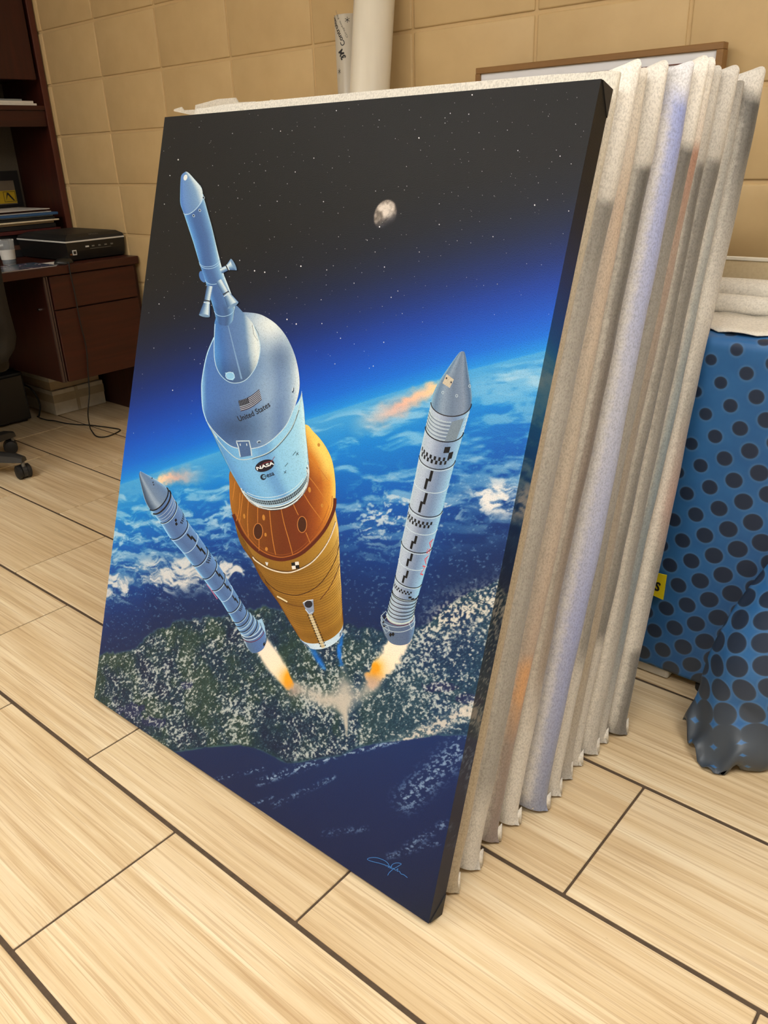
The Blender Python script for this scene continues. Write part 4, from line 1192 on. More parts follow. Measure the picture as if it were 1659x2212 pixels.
halo = k.ramp(k.math('ABSOLUTE', k.math('SUBTRACT', edge_, .0012)), [(.0005, .22), (.0016, .0)])
dotc = k.ramp(V_, [(.0, rgb(66, 74, 84)), (.12, rgb(40, 54, 76)), (.3, rgb(34, 48, 72))])  # dots greyed and lightened towards the hem: sheen put into the colour
c = k.mix(mask, blue, dotc)
c = k.mix(halo, c, rgb(110, 140, 170))
k.base(c); k.bump(cl, .15, .0004)
MT['cloth'] = k.done(.42, .45)

def cat(ctrl, n):
    return smooth_pts(ctrl, n)
def smooth3(pts, n):
    P = [np.array(p, float) for p in pts]; out = []; m = len(P)
    for i in range(m - 1):
        p0 = P[i - 1] if i > 0 else 2 * P[0] - P[1]; p1, p2 = P[i], P[i + 1]; p3 = P[i + 2] if i + 2 < m else 2 * P[-1] - P[-2]
        for q in range(n):
            tt = q / n
            out.append(.5 * ((2 * p1) + (-p0 + p2) * tt + (2 * p0 - 5 * p1 + 4 * p2 - p3) * tt * tt + (-p0 + 3 * p1 - 3 * p2 + p3) * tt ** 3))
    out.append(P[-1]); return out
# key cross-sections from the table top down to the hem: (z, silhouette x, silhouette y, strength of the fold)
KEYS = []
def section(z, xs, ys, s, zf=None, hem=None):
    zf = z if zf is None else zf
    bx = xs + .055
    flat = [(1.60, TY, z), (1.80, TY, z), (2.00, TY, z), (2.10, TY - .001, z), (xs - .02, TY - .002, z), (bx - .01, TY - .004, z), (bx + .012, TY - .012, z), (bx - .012, TY - .5 * (TY - ys), z * .5 + zf * .5)]
    if hem: return flat[:] + hem
    fold = [(xs, ys, zf), (xs + .012, ys - .022, zf), (xs + .05, ys - .05, zf), (xs + .11, ys - .055, zf), (xs + .20, ys - .03, zf), (xs + .33, ys + .01, zf), (2.75, TY - .03, z), (3.3, TY - .02, z)]
    st = [(bx + .02, TY - .006, z), (bx + .03, TY - .006, z), (bx + .05, TY - .007, z), (bx + .10, TY - .007, z), (bx + .18, TY - .006, z), (bx + .30, TY - .005, z), (2.75, TY - .004, z), (3.3, TY - .003, z)]
    fl2 = [(1.60, TY, z), (1.80, TY, z), (2.00, TY, z), (2.10, TY, z), (xs - .02, TY, z), (bx - .03, TY, z), (bx - .01, TY, z), (bx + .005, TY, z)]
    mixp = lambda A, B: [tuple(np.array(p) * s + np.array(q) * (1 - s)) for p, q in zip(A, B)]
    return mixp(flat, fl2) + mixp(fold, st)
KEYS = [section(TZ - .004, 2.36, -.62, .0), section(.62, 2.33, -.62, .12), section(.45, 2.285, -.655, .55), section(.32, 2.254, -.67, .9), section(.22, 2.232, -.685, 1), section(.15, 2.220, -.69, 1), section(.085, 2.216, -.695, 1, .10),
        section(.028, 2.20, -.70, 1, hem=[(2.196, -.699, .010), (2.215, -.735, .004), (2.245, -.775, .004), (2.285, -.812, .004), (2.326, -.780, .004), (2.375, -.69, .006), (2.75, -.66, .008), (3.3, -.62, .02)])]
rows_ = []
NC = 9
cols_keys = [smooth3(kc, NC) for kc in KEYS]
for j in range(len(cols_keys[0])):
    rows_.append(smooth3([cols_keys[i][j] for i in range(len(KEYS))], 9))
G = np.array(rows_).transpose(1, 0, 2)      # rows (down) x columns
# floor slump in the hem corner
for i in range(G.shape[0]):
    for j in range(G.shape[1]):
        x, y, z = G[i, j]
        if x > 2.19 and y < TY - .05:
            f = max(0, 1 - z / .16)
            G[i, j, 2] = max(.004, z + f * (.022 * math.sin(x * 62 + y * 40 + 1.0) + .014 * math.sin(y * 90 - x * 55) + .006 * math.sin(x * 140 + y * 60)))
            G[i, j, 1] += f * .006 * math.sin(x * 50 + z * 40)
        else:
            G[i, j, 1] += .0025 * math.sin(x * 9 + z * 5 + 1) * (1 - z) - .0025
# over the table's front edge and back along the top
top_rows = []
for dy, dz in ((.42, .004), (.25, .004), (.10, .004), (.03, .003), (.010, .0015), (.003, -.0005)):
    r = G[0].copy(); r[:, 1] = TY + dy; r[:, 2] = TZ + dz; top_rows.append(r)
G = np.concatenate([np.array(top_rows), G])
arc = np.zeros(G.shape[:2]); arc[:, 1:] = np.cumsum(np.linalg.norm(np.diff(G[:, :, :2], axis=1), axis=2), axis=1); arc += 1.60
path = np.zeros(G.shape[:2])
path[1:] = np.cumsum(np.linalg.norm(np.diff(G, axis=0), axis=2), axis=0)
V2 = TZ - (path - path[5][None, :])
me = bpy.data.meshes.new('tablecloth')
nr, nc = G.shape[:2]
idc = np.arange(nr * nc).reshape(nr, nc)
fc = np.stack([idc[:-1, :-1], idc[:-1, 1:], idc[1:, 1:], idc[1:, :-1]], -1).reshape(-1, 4)
me.from_pydata([tuple(p) for p in G.reshape(-1, 3)], [], [tuple(int(q) for q in f) for f in fc])
uvl = me.uv_layers.new(name='UVMap')
uvv = np.stack([arc, V2], -1).reshape(-1, 2)
li = np.zeros(len(me.loops), np.int32); me.loops.foreach_get('vertex_index', li)
uvl.data.foreach_set('uv', uvv[li].astype(np.float32).ravel())
me.polygons.foreach_set('use_smooth', [True] * len(me.polygons))
cl_o = link('tablecloth', me, MT['cloth'])
sol = cl_o.modifiers.new('thick', 'SOLIDIFY'); sol.thickness = .0015; sol.offset = -1
tag(cl_o, 'blue tablecloth with dark dots hanging to the floor over a table', 'tablecloth')

# under the hem
MT['white_plastic'] = plain('white_plastic', rgb(206, 202, 192), .4, .5, .04, 12)
MT['black_rubber'] = plain('black_rubber', rgb(26, 25, 24), .6, .4, .1, 40)
MT['grey_plastic'] = plain('grey_plastic', rgb(112, 108, 98), .5, .4, .06, 20)
e = empty('storage_bin', (1.95, -.4, 0), 'white plastic storage bin peeking out under the tablecloth', 'bin')
MB((1.95, -.4, 0)).box(1.74, 2.106, TY + .004, -.22, .001, .30, .008, 3).build('body', MT['white_plastic'], e, False)
MB((1.95, -.4, 0)).box(1.73, 2.112, TY + .003, -.21, .30, .325, .006, 2).build('lid', MT['white_plastic'], e, False)
e = empty('equipment_base', (2.3, -.4, 0), 'grey flat base with black feet under the tablecloth', 'base')
MB((2.3, -.4, 0)).box(2.125, 2.52, TY + .05, -.2, .012, .045, .006, 2).build('body', MT['grey_plastic'], e)
for x in (2.180, 2.46):
    for y in (TY + .016, -.24):
        MB((2.3, -.4, 0)).tube([(x, y, .0), (x, y, .004), (x, y, .016), (x, y, .024)], [.013, .016, .016, .012], 16).build('foot', MT['black_rubber'], e, False)

# yellow card with a letter S, standing by the cloth
def text_on(parent, org, name, sx, o, xd, yd, w, h, mat, lift=.0004, fat=0.0):
    vs, fs = text_mesh(sx, fat)
    o = np.array(o, float); xd = np.array(xd, float); yd = np.array(yd, float); nn = np.cross(xd, yd)
    me = bpy.data.meshes.new(name)
    me.from_pydata([tuple(o + xd * (a * w) + yd * (b * h) + nn * lift - np.array(org)) for a, b in vs], [], fs)
    return link(name, me, mat, parent)
MT['yellow'] = plain('yellow_card', rgb(214, 196, 22), .5, .4, .04, 30)
MT['ink_black'] = plain('black_ink', rgb(20, 19, 19), .5)
yc = TY - .012
c4 = [on_y(*p, yc) for p in ((1406, 1284), (1432, 1296), (1440, 1243), (1400, 1234))]
cen = np.mean(c4, axis=0)
e = empty('letter_card', tuple(cen), 'small yellow card printed with a black S against the dotted tablecloth', 'card')
MB(tuple(cen)).prism([tuple(p) for p in c4], (0, .0025, 0)).build('card', MT['yellow'], e)
xd = (c4[1] - c4[0]); xd /= np.linalg.norm(xd); yd = (c4[2] - c4[1]); yd -= xd * (yd @ xd); yd /= np.linalg.norm(yd)
so = on_y(1420.5, 1267, yc)
text_on(e, cen, 'letter', 'S', so, xd, yd, .0115, .0225, MT['ink_black'], .0008, .035)
c3 = [on_y(*p, TY - .010) for p in ((1424, 1190), (1428, 1190), (1434, 1173), (1424, 1172))]
o = MB().prism([tuple(p) for p in c3], (0, .002, 0)).build('card_corner', MT['white_plastic'])
tag(o, 'tip of a small white card against the dotted tablecloth', 'card')

# on the table: foam board and foam roll
k = NM('cream_foam_board')
f = k.noise(k.coord(), 160, 3)
k.base(k.ramp(f, [(.3, rgb(206, 186, 148)), (.7, rgb(216, 198, 162))])); MT['cream_board'] = k.done(.35, .5)
e = empty('foam_board', (2.3, -.25, TZ + .005), 'cream foam board with a white top edge standing on the covered table', 'board')
bo = (2.3, -.25, TZ + .005)
MB(bo).box(1.78, 2.75, -.256, -.250, TZ + .006, .866).build('sheet', MT['cream_board'], e)
MB(bo).box(1.78, 2.75, -.258, -.246, .866, .873, .001, 1).build('edge', plain('board_edge_white', rgb(236, 230, 216), .5), e)
MB(bo).box(2.115, 2.16, -.2582, -.2458, .8662, .8735).build('yellow_mark', MT['yellow'], e)
def foam_roll(x0, x1, y, z, r, label, seed):
    m = MB((x0, y, z)); n = 26; L = 24; pts = []
    for i in range(L + 1):
        x = x0 + (x1 - x0) * i / L
        row = []
        for q in range(n + 1):
            th = 2 * math.pi * q / n
            rr = r * (1 + .05 * math.sin(3 * th + seed) + .03 * math.sin(x * 23 + th * 2 + seed))
            row.append((x, y + rr * math.cos(th), z + rr * math.sin(th)))
        pts.append(row)
    m.grid(pts)
    o = m.build('foam_roll', MT['foam_white'], None, True, (x0, y, z))
    return tag(o, label, 'foam roll', 'foam rolls on the covered table')
foam_roll(1.80, 2.75, -.335, TZ + .041, .033, 'thicker roll of white foam in front of the cream foam board', 1.0)
foam_roll(1.80, 2.75, -.405, TZ + .030, .022, 'thinner roll of white foam nearest the tablecloth edge', 2.2)
m = MB(); rows2 = []
for i in range(5):
    rows2.append([(1.80 + .95 * j / 40, -.43 - .029 * i + .012 * math.sin(j * .9 + i) * (i / 4) + .006 * math.sin(j * 2.3) * (i / 4), TZ + .0105 + .010 * (1 - i / 4) ** 2 + .002 * math.sin(j * 1.7 + i * 2)) for j in range(41)])
m.grid(rows2); o = m.build('foam_sheet', MT['foam_white'], None, True)
so_ = o.modifiers.new('thick', 'SOLIDIFY'); so_.thickness = .002
tag(o, 'loose white foam sheet with a torn edge on the tablecloth', 'foam sheet')

# ------------------------------------------------------------------ against the block wall
# framed white panel with dark red rules
FY = -.05
p_tl, p_tr = on_y(1027, 148, FY), on_y(1565, 88, FY)
fx0, fx1, ftz = float(p_tl[0]), float(p_tr[0]), float((p_tl[2] + p_tr[2]) / 2)
e = empty('framed_panel', ((fx0 + fx1) / 2, FY, 0), 'tall white framed panel with dark red rules and a brown frame against the wall', 'framed panel')
fo = ((fx0 + fx1) / 2, FY, 0)
MT['frame_brown'] = wood('frame_brown', rgb(118, 84, 46), rgb(146, 108, 62), 'x', .4)
MT['rule_red'] = plain('rule_dark_red', rgb(92, 48, 40), .5)
MT['panel_white'] = plain('panel_white', rgb(222, 222, 226), .35, .5, .02, 10)
FWD = .015
MB(fo).box(fx0 + FWD, fx1 - FWD, FY + .006, FY + .016, .02, ftz - FWD).build('panel', MT['panel_white'], e)
MB(fo).box(fx0, fx1, FY, FY + .028, ftz - FWD, ftz, .0015, 1).build('top_rail', MT['frame_brown'], e)
MB(fo).box(fx0, fx1, FY, FY + .028, .0, .02).build('bottom_rail', MT['frame_brown'], e)
MB(fo).box(fx0, fx0 + FWD, FY, FY + .028, .02, ftz - FWD).build('stile', MT['frame_brown'], e)
MB(fo).box(fx1 - FWD, fx1, FY, FY + .028, .02, ftz - FWD).build('stile', MT['frame_brown'], e)
for dz in (.035, .042, .057, .063, .078):
    MB(fo).box(fx0 + FWD, fx1 - FWD, FY + .0045, FY + .0062, ftz - dz - .0025, ftz - dz).build('rule', MT['rule_red'], e)
for dx in (.012,):
    for sx in (fx0 + FWD + dx, fx1 - FWD - dx):
        MB(fo).box(sx - .001, sx + .001, FY + .0045, FY + .0062, .02, ftz - .035).build('rule', MT['rule_red'], e)

# rolls of film standing against the wall
k = NM('glossy_white_film')
f = k.noise(k.coord((6, 6, .5)), 3, 3)
k.base(k.ramp(f, [(.3, rgb(212, 204, 186)), (.7, rgb(224, 217, 200))])); MT['film'] = k.done(.28, .5)
k = NM('printed_grey_film')
f = k.noise(k.coord((4, 4, .6)), 3, 3)
k.base(k.ramp(f, [(.3, rgb(184, 176, 160)), (.7, rgb(198, 190, 174))])); MT['film2'] = k.done(.3, .5)
# bottom/top points of the tall roll, from its two outlines at the wall
def roll_axis(pl, pr, yv):
    dl, dr = ray(*pl), ray(*pr)
    dm = dl / np.linalg.norm(dl) + dr / np.linalg.norm(dr)
    t_ = (yv - CAM[1]) / dm[1]
    return CAM + dm * t_
a_hi, a_lo = roll_axis((764, 0), (853, 0), -.084), roll_axis((753, 200), (844, 196), -.114)
dirn = (a_hi - a_lo); dirn /= dirn[2]
foot_ = a_lo - dirn * a_lo[2]
w_ang = np.linalg.norm(np.cross(ray(764, 0) / np.linalg.norm(ray(764, 0)), ray(853, 0) / np.linalg.norm(ray(853, 0))))
RR2 = float(w_ang / 2 * np.linalg.norm(a_hi - CAM))
def roll(name, foot, d, H, r, mat, label, core=True):
    e = empty(name, tuple(foot), label, 'film roll')
    top = np.array(foot) + d * H
    ft = np.array(foot)
    n = 40
    m = MB(tuple(foot))
    m.tube([tuple(ft + d * .001), tuple(ft + d * .004), tuple(ft + d * (H - .004)), tuple(top)], [r - .003, r, r, r - .003], n)
    o = m.build('film', mat, e); autosmooth(o, 40)
    if core: MB(tuple(foot)).tube([tuple(top - d * .002), tuple(top + d * .012)], .038, 24).build('core', plain('cardboard_core', rgb(150, 116, 76), .8), e, False)
    return e
roll('film_roll', foot_, dirn, 1.60, RR2, MT['film'], 'tall glossy white film roll standing against the block wall')
b_hi = on_y(752, 36, -.062); 
r2 = .043
ax_x = float(on_y(735, 120, -r2)[0]) + r2 * .80 + .011
H2 = float(on_y(752, 34, -r2)[2])
e2 = roll('film_roll', np.array([ax_x, -r2 - .004, 0]), np.array([0.0, 0, 1]), H2, r2, MT['film2'], 'shorter grey film roll with black lettering behind the tall white roll', False)
def cyl_text(sx, ang0, z0, w, h, tilt, r, mat, name='lettering', fat=0):
    vs, fs = text_mesh(sx, fat); ct, st_ = math.cos(tilt), math.sin(tilt); pts = []
    for a_, b_ in vs:
        x_, y_ = a_ * w * ct - b_ * h * st_, a_ * w * st_ + b_ * h * ct
        th = ang0 + x_ / r
        pts.append((r * math.cos(th), r * math.sin(th), z0 + y_))
    me = bpy.data.meshes.new(name); me.from_pydata(pts, [], fs)
    return link(name, me, mat, e2)
cz = float(on_y(741, 105, -.11)[2])
tl = math.radians(118)
a_v = math.atan2(CAM[1] + r2, CAM[0] - ax_x)      # side of the roll that faces the camera
cyl_text('3M', a_v - .62, cz - .012, .026, .019, tl, r2 + .0006, MT['ink_black'], fat=.05)
cyl_text('Controltac', a_v - .92, cz + .050, .088, .015, tl, r2 + .0006, MT['ink_black'], fat=.015)
cyl_text('Graphic Film', a_v - .56, cz + .066, .080, .008, tl, r2 + .0006, MT['grey_plastic'])
for dz_, da in ((-.055, -.95), (.075, -.10)):
    for q in range(3):
        cyl_text('|', a_v + da, cz + dz_, .0014, .015, q * math.pi / 3, r2 + .0006, MT['ink_black'], 'star_mark')

# ------------------------------------------------------------------ desk and hutch against the left wall
RED1, RED2 = rgb(44, 18, 12), rgb(68, 28, 18)
MT['mahogany'] = wood('dark_mahogany', RED1, RED2, 'y', .38, .4)
MT['mahogany_v'] = wood('dark_mahogany_upright', rgb(42, 17, 11), rgb(64, 26, 17), 'z', .38, .4)
MT['dark_panel'] = plain('dark_kneehole', rgb(30, 20, 17), .5, .3, .1, 20)
MT['tack'] = plain('grey_tackboard', rgb(96, 88, 76), .9, .1, .1, 200)
MT['chrome'] = plain('chrome', rgb(200, 200, 200), .2, .5, .02, 10, 1.0)
MT['dark_trim'] = plain('dark_trim', rgb(72, 54, 48), .35)
DZ, DX = .722, -.595
do = (-1.0, -.9, 0)
e = empty('office_desk', do, 'dark mahogany office desk with two drawers against the left wall', 'desk')
MB(do).box(XL + .005, DX, -1.95, -.008, DZ - .032, DZ, .003, 2).build('desk_top', MT['mahogany'], e)
MB(do).box(XL + .02, DX - .03, -.030, -.009, .0, DZ - .033).build('end_panel', MT['mahogany_v'], e)
MB(do).box(XL + .02, DX - .03, -1.93, -1.90, .0, DZ - .033).build('end_panel', MT['mahogany_v'], e)
MB(do).box(XL + .006, XL + .019, -1.89, -.031, .30, DZ - .033).build('modesty_panel', MT['dark_panel'], e)
ped = MB(do).box(-1.35, DX - .022, -.452, -.031, .252, DZ - .033).build('pedestal', MT['mahogany_v'], e)
MB(do).box(DX - .0215, DX - .012, -.452, -.444, .252, DZ - .036).build('trim_strip', MT['dark_trim'], ped)
MB(do).box(DX - .0215, DX - .010, -.441, -.436, .252, DZ - .036).build('trim_strip', MT['dark_trim'], ped)
MB(do).box(DX - .0215, DX - .004, -.431, -.036, .553, DZ - .037, .002, 1).build('drawer', MT['mahogany'], e)
MB(do).box(DX - .0215, DX - .004, -.431, -.036, .252, .548, .002, 1).build('drawer', MT['mahogany'], e)
lk = on_y(85, 669, -.453)
MB(do).tube([(lk[0], -.4525, lk[2]), (lk[0], -.459, lk[2])], .006, 12).build('lock', MT['chrome'], ped)

HX = -1.11
ho = (-1.3, -.65, DZ)
e = empty('hutch', ho, 'dark mahogany hutch with cabinet door and open shelf standing on the desk', 'hutch')
MB(ho).box(XL + .004, HX, -.030, -.008, DZ + .0005, 2.05).build('side_panel', MT['mahogany_v'], e)
MB(ho).box(HX - .001, HX + .006, -.033, -.006, DZ + .0005, 2.05, .0025, 2).build('edge_trim', wood('mahogany_trim', rgb(70, 32, 24), rgb(92, 46, 34), 'z', .3, .5), e)
MB(ho).box(XL + .004, HX, -1.35, -1.328, DZ + .0005, 2.05).build('side_panel', MT['mahogany_v'], e)
MB(ho).box(XL + .003, XL + .010, -1.327, -.031, DZ + .0005, 2.05).build('back_panel', MT['tack'], e)
MB(ho).box(XL + .011, HX, -1.327, -.031, 1.318, 1.337, .001, 1).build('shelf', MT['mahogany'], e)
MB(ho).box(HX - .022, HX - .006, -1.327, -.031, 1.254, 1.317).build('rail', MT['mahogany'], e)
MB(ho).box(XL + .011, HX - .021, -1.327, -.031, 1.445, 1.463).build('shelf', MT['mahogany'], e)
MB(ho).box(XL + .011, HX, -1.327, -.031, 2.03, 2.05).build('top_board', MT['mahogany'], e)
for y0, y1 in ((-.462, -.045), (-.885, -.468), (-1.322, -.891)):
    MB(ho).box(HX - .019, HX - .001, y0, y1, 1.437, 2.028, .002, 1).build('door', MT['mahogany_v'], e)

# papers on the shelf
MT['paper'] = plain('white_paper', rgb(214, 208, 198), .6, .3, .04, 60)
MT['paper_grey'] = plain('grey_paper', rgb(120, 124, 124), .5)
for q, (z0, z1, y1, x1, mt, lab) in enumerate(((1.3375, 1.346, -.062, -1.118, 'paper', 'lower stack of white papers on the hutch shelf'), (1.3465, 1.356, -.072, -1.125, 'paper', 'upper stack of white papers on the hutch shelf'), (1.3565, 1.364, -.115, -1.14, 'paper_grey', 'dark grey booklet on top of the papers on the hutch shelf'))):
    tag(MB((-1.25, -.2, z0)).box(-1.38, x1, -.36, y1, z0, z1, .001, 1).build('paper_stack', MT[mt], None, False, (-1.25, -.2, z0)), lab, 'papers', 'papers on the hutch shelf')

# folders and magazines stacked on the desk under the hutch
cols_f = [('black', (24, 24, 26), .030), ('brown', (80, 52, 40), .020), ('black', (22, 22, 24), .045), ('red', (70, 22, 22), .016), ('black', (20, 20, 22), .020), ('cream', (214, 190, 150), .010), ('cream', (226, 210, 178), .007), ('black', (24, 24, 26), .012), ('white', (210, 212, 210), .006), ('blue', (44, 84, 128), .012), ('white', (206, 204, 198), .005), ('maroon', (84, 46, 44), .008), ('white', (200, 196, 190), .004)]
labs = ['thick black binder at the bottom of the stack under the hutch', 'brown folder lying on the bottom binder', 'thickest black binder of the stack under the hutch', 'dark red folder lying on the thickest binder', 'black folder lying on the dark red one', 'thicker cream folder of the stack under the hutch', 'thinner cream folder of the stack under the hutch', 'black folder lying on the cream folders', 'white booklet lying under the blue folder', 'blue folder of the stack under the hutch', 'white booklet lying on the blue folder', 'maroon folder near the top of the stack', 'white sheet on top of the folder stack']
z = DZ + .0005
for q, ((nm, cc, th), lab) in enumerate(zip(cols_f, labs)):
    yr = -.068 - .018 * abs(math.sin(q * 2.1)) - (.012 * max(0, q - 9)); xf = -1.095 - .012 * (q % 3)
    o = MB((-1.25, -.25, z)).box(-1.395, xf, -.41 + .01 * (q % 2), yr, z, z + th - .0006, min(.002, th * .25), 1).build('folder', plain('folder_' + nm, rgb(*cc), .45), None, False, (-1.25, -.25, z))
    tag(o, lab, 'folder', 'folders stacked under the hutch')
    z += th
# framed picture leaning in the hutch
ztop = z + .0005
fe = (-1.42, -.2, ztop)
e = empty('picture_frame', fe, 'black framed yellow picture with a pencil emblem leaning inside the hutch', 'picture')
MT['frame_black'] = plain('frame_black', rgb(20, 19, 20), .35)
def fr(x0, x1, y0, y1, z0, z1, nm, mt): return MB(fe).box(x0, x1, y0, y1, z0, z1).build(nm, mt, e)
FXp = -1.425
fr(FXp - .012, FXp, -.42, -.058, ztop, ztop + .014, 'frame_rail', MT['frame_black'])
fr(FXp - .012, FXp, -.42, -.058, 1.036, 1.078, 'frame_rail', MT['frame_black'])
fr(FXp - .012, FXp, -.42, -.395, ztop + .014, 1.036, 'frame_stile', MT['frame_black'])
fr(FXp - .012, FXp, -.085, -.058, ztop + .014, 1.036, 'frame_stile', MT['frame_black'])
pc = fr(FXp - .010, FXp - .004, -.395, -.085, ztop + .014, 1.036, 'picture', plain('picture_grey', rgb(104, 92, 78), .4))
fr(FXp - .004, FXp - .0034, -.185, -.086, .936, .992, 'yellow_print', plain('picture_yellow', rgb(176, 146, 24), .4))
fr(FXp - .004, FXp - .0034, -.26, -.186, ztop + .016, 1.0, 'blue_print', plain('picture_blue', rgb(70, 96, 140), .4))
m = MB(fe); yy, zz = -.125, .948
m.prism([(FXp - .0033, yy - .014, zz), (FXp - .0033, yy - .004, zz + .036), (FXp - .0033, yy + .004, zz + .034), (FXp - .0033, yy + .030, zz - .002), (FXp - .0033, yy + .022, zz - .002), (FXp - .0033, yy - .001, zz + .026)], (.0004, 0, 0))
m.build('emblem', MT['ink_black'], e)
for a in ((-.147, -.145, .942, .988), (-.091, -.089, .942, .988), (-.147, -.089, .986, .988), (-.147, -.089, .942, .944)):
    fr(FXp - .0034, FXp - .0030, a[0], a[1], a[2], a[3], 'emblem_border', MT['ink_black'])

# flatbed scanner
MT['black_gloss'] = plain('black_plastic', rgb(20, 20, 20), .35, .5, .1, 20)
MT['black_satin'] = plain('black_satin', rgb(28, 27, 26), .5, .4, .1, 60)
MT['trim_white'] = plain('trim_white', rgb(206, 204, 198), .35)
sx1, sy0, sy1, sx0 = -.672, -.292, -.014, -1.085
so3 = ((sx0 + sx1) / 2, (sy0 + sy1) / 2, DZ)
e = empty('flatbed_scanner', so3, 'black flatbed scanner with a white trim line on the desk corner', 'scanner')
m = MB(so3)
def ringpts(x0, x1, y0, y1, z): return [(x0, y0, z), (x1, y0, z), (x1, y1, z), (x0, y1, z)]
lv = [(.022, .0015), (.010, .006), (.004, .04), (.0, .076)]
vr = [[m.bm.verts.new(Vector(p) - m.o) for p in ringpts(sx0 + i_, sx1 - i_, sy0 + i_, sy1 - i_ * .3, DZ + h_)] for i_, h_ in lv]
for a_, b_ in zip(vr, vr[1:]):
    for q in range(4): m.bm.faces.new((a_[q], a_[(q + 1) % 4], b_[(q + 1) % 4], b_[q]))
m.bm.faces.new(vr[0][::-1]); m.bm.faces.new(vr[-1])
m.build('body', MT['black_gloss'], e)
MB(so3).box(sx0 - .002, sx1 + .002, sy0 - .002, sy1, DZ + .0762, DZ + .0822, .001, 1).build('trim_line', MT['trim_white'], e)
m = MB(so3)
lv = [(.0, .0825), (.004, .094), (.030, .106), (.060, .109)]
vr = [[m.bm.verts.new(Vector(p) - m.o) for p in ringpts(sx0 + i_, sx1 - i_, sy0 + i_, sy1 - i_ * .6, DZ + h_)] for i_, h_ in lv]
for a_, b_ in zip(vr, vr[1:]):
    for q in range(4): m.bm.faces.new((a_[q], a_[(q + 1) % 4], b_[(q + 1) % 4], b_[q]))
m.bm.faces.new(vr[0][::-1]); m.bm.faces.new(vr[-1])
lid = m.build('lid', MT['black_satin'], e)
text_on(lid, so3, 'lettering', 'EPSON', (sx1 - .017, -.15, DZ + .100), (0, 1, 0), (-.908, 0, .419), .042, .010, MT['steel_grey'], .0012)
for q in range(5):
    yb_ = -.205 + q * .030
    MB(so3).box(sx1 - .0015, sx1 + .0015, yb_, yb_ + (.012 if q else .016), DZ + .052, DZ + .058, .0006, 1).build('button', MT['trim_white'] if q == 0 else MT['steel_grey'], e)
MB(so3).box(sx1 - .001, sx1 + .0012, -.185, -.085, DZ + .044, DZ + .0455).build('button_rule', MT['steel_grey'], e)
MB(so3).box(sx1 - .0025, sx1 + .0006, -.268, -.250, DZ + .026, DZ + .046).build('sticker', MT['trim_white'], e)
MB(so3).box(sx1 - .0020, sx1 + .0010, -.265, -.253, DZ + .030, DZ + .042).build('sticker', MT['black_gloss'], e)
text_on(e, so3, 'lettering', 'XS', (sx1 - .001, -.277, DZ + .030), (0, 1, 0), (0, 0, 1), .009, .006, plain('sticker_orange', rgb(206, 120, 60), .4), .003)

# small desk things
MT['teal'] = plain('magazine_teal', rgb(24, 66, 88), .3)
k = NM('magazine_cover')
f = k.noise(k.coord((8, 20, 1)), 1.6, 4, .6, 1.2)
k.base(k.ramp(f, [(.32, rgb(220, 218, 214)), (.42, rgb(96, 60, 92)), (.50, rgb(30, 74, 96)), (.62, rgb(22, 60, 80)), (.72, rgb(180, 176, 176))])); MT['cover'] = k.done(.25, .5)
mo = (-.68, -.50, DZ)
e = empty('magazine', mo, 'teal and white magazine lying at the front edge of the desk', 'magazine')
MB(mo).box(-.80, -.605, -.655, -.385, DZ + .0005, DZ + .004, .0005, 1).build('pages', MT['paper'], e)
MB(mo).box(-.801, -.603, -.657, -.384, DZ + .0041, DZ + .0047).build('cover', MT['cover'], e)
tag(MB((-.69, -.315, DZ)).box(-.760, -.640, -.380, -.305, DZ + .0005, DZ + .0012).build('paper_slip', MT['paper'], None, False, (-.69, -.315, DZ)), 'small white paper slip beside the magazine on the desk', 'paper')
# mouse-like black device
m = MB((-.655, -.325, DZ)); pts = []
for i in range(9):
    th = math.pi / 2 * i / 8
    pts.append([(-.655 + .030 * math.cos(th) * math.cos(a_), -.325 + .042 * math.cos(th) * math.sin(a_), DZ + .0016 + .024 * math.sin(th)) for a_ in np.linspace(0, 2 * math.pi, 21)])
m.grid(pts)
o = m.build('computer_mouse', MT['black_gloss'], None, True, (-.655, -.325, DZ))
tag(o, 'black computer mouse in front of the scanner on the desk', 'mouse')
# clear tumbler with a white label
k = NM('clear_plastic'); k.base((.9, .93, .95, 1)); k.b.inputs['Transmission Weight'].default_value = .85; MT['clear'] = k.done(.1, .5)
tx, ty_ = float(on_floor(22, 548, DZ)[0]), float(on_floor(22, 548, DZ)[1])
tx, ty_ = -.86, -.455
e = empty('tumbler', (tx, ty_, DZ), 'clear plastic tumbler with a white label beside the scanner', 'tumbler')
m = MB((tx, ty_, DZ))
m.tube([(tx, ty_, DZ + .001), (tx, ty_, DZ + .10)], [.026, .033], 24, False); m.tube([(tx, ty_, DZ + .001), (tx, ty_, DZ + .005)], [.026, .0262], 24)
m.build('cup', MT['clear'], e, True)
MB((tx, ty_, DZ)).tube([(tx, ty_, DZ + .022), (tx, ty_, DZ + .060)], [.0282, .0312], 24, False).build('label_band', MT['trim_white'], e, True)
MB((tx, ty_, DZ)).tube([(tx, ty_, DZ + .0055), (tx, ty_, DZ + .022)], [.0235, .0250], 24).build('blue_contents', plain('tumbler_blue', rgb(70, 92, 110), .4), e, True)

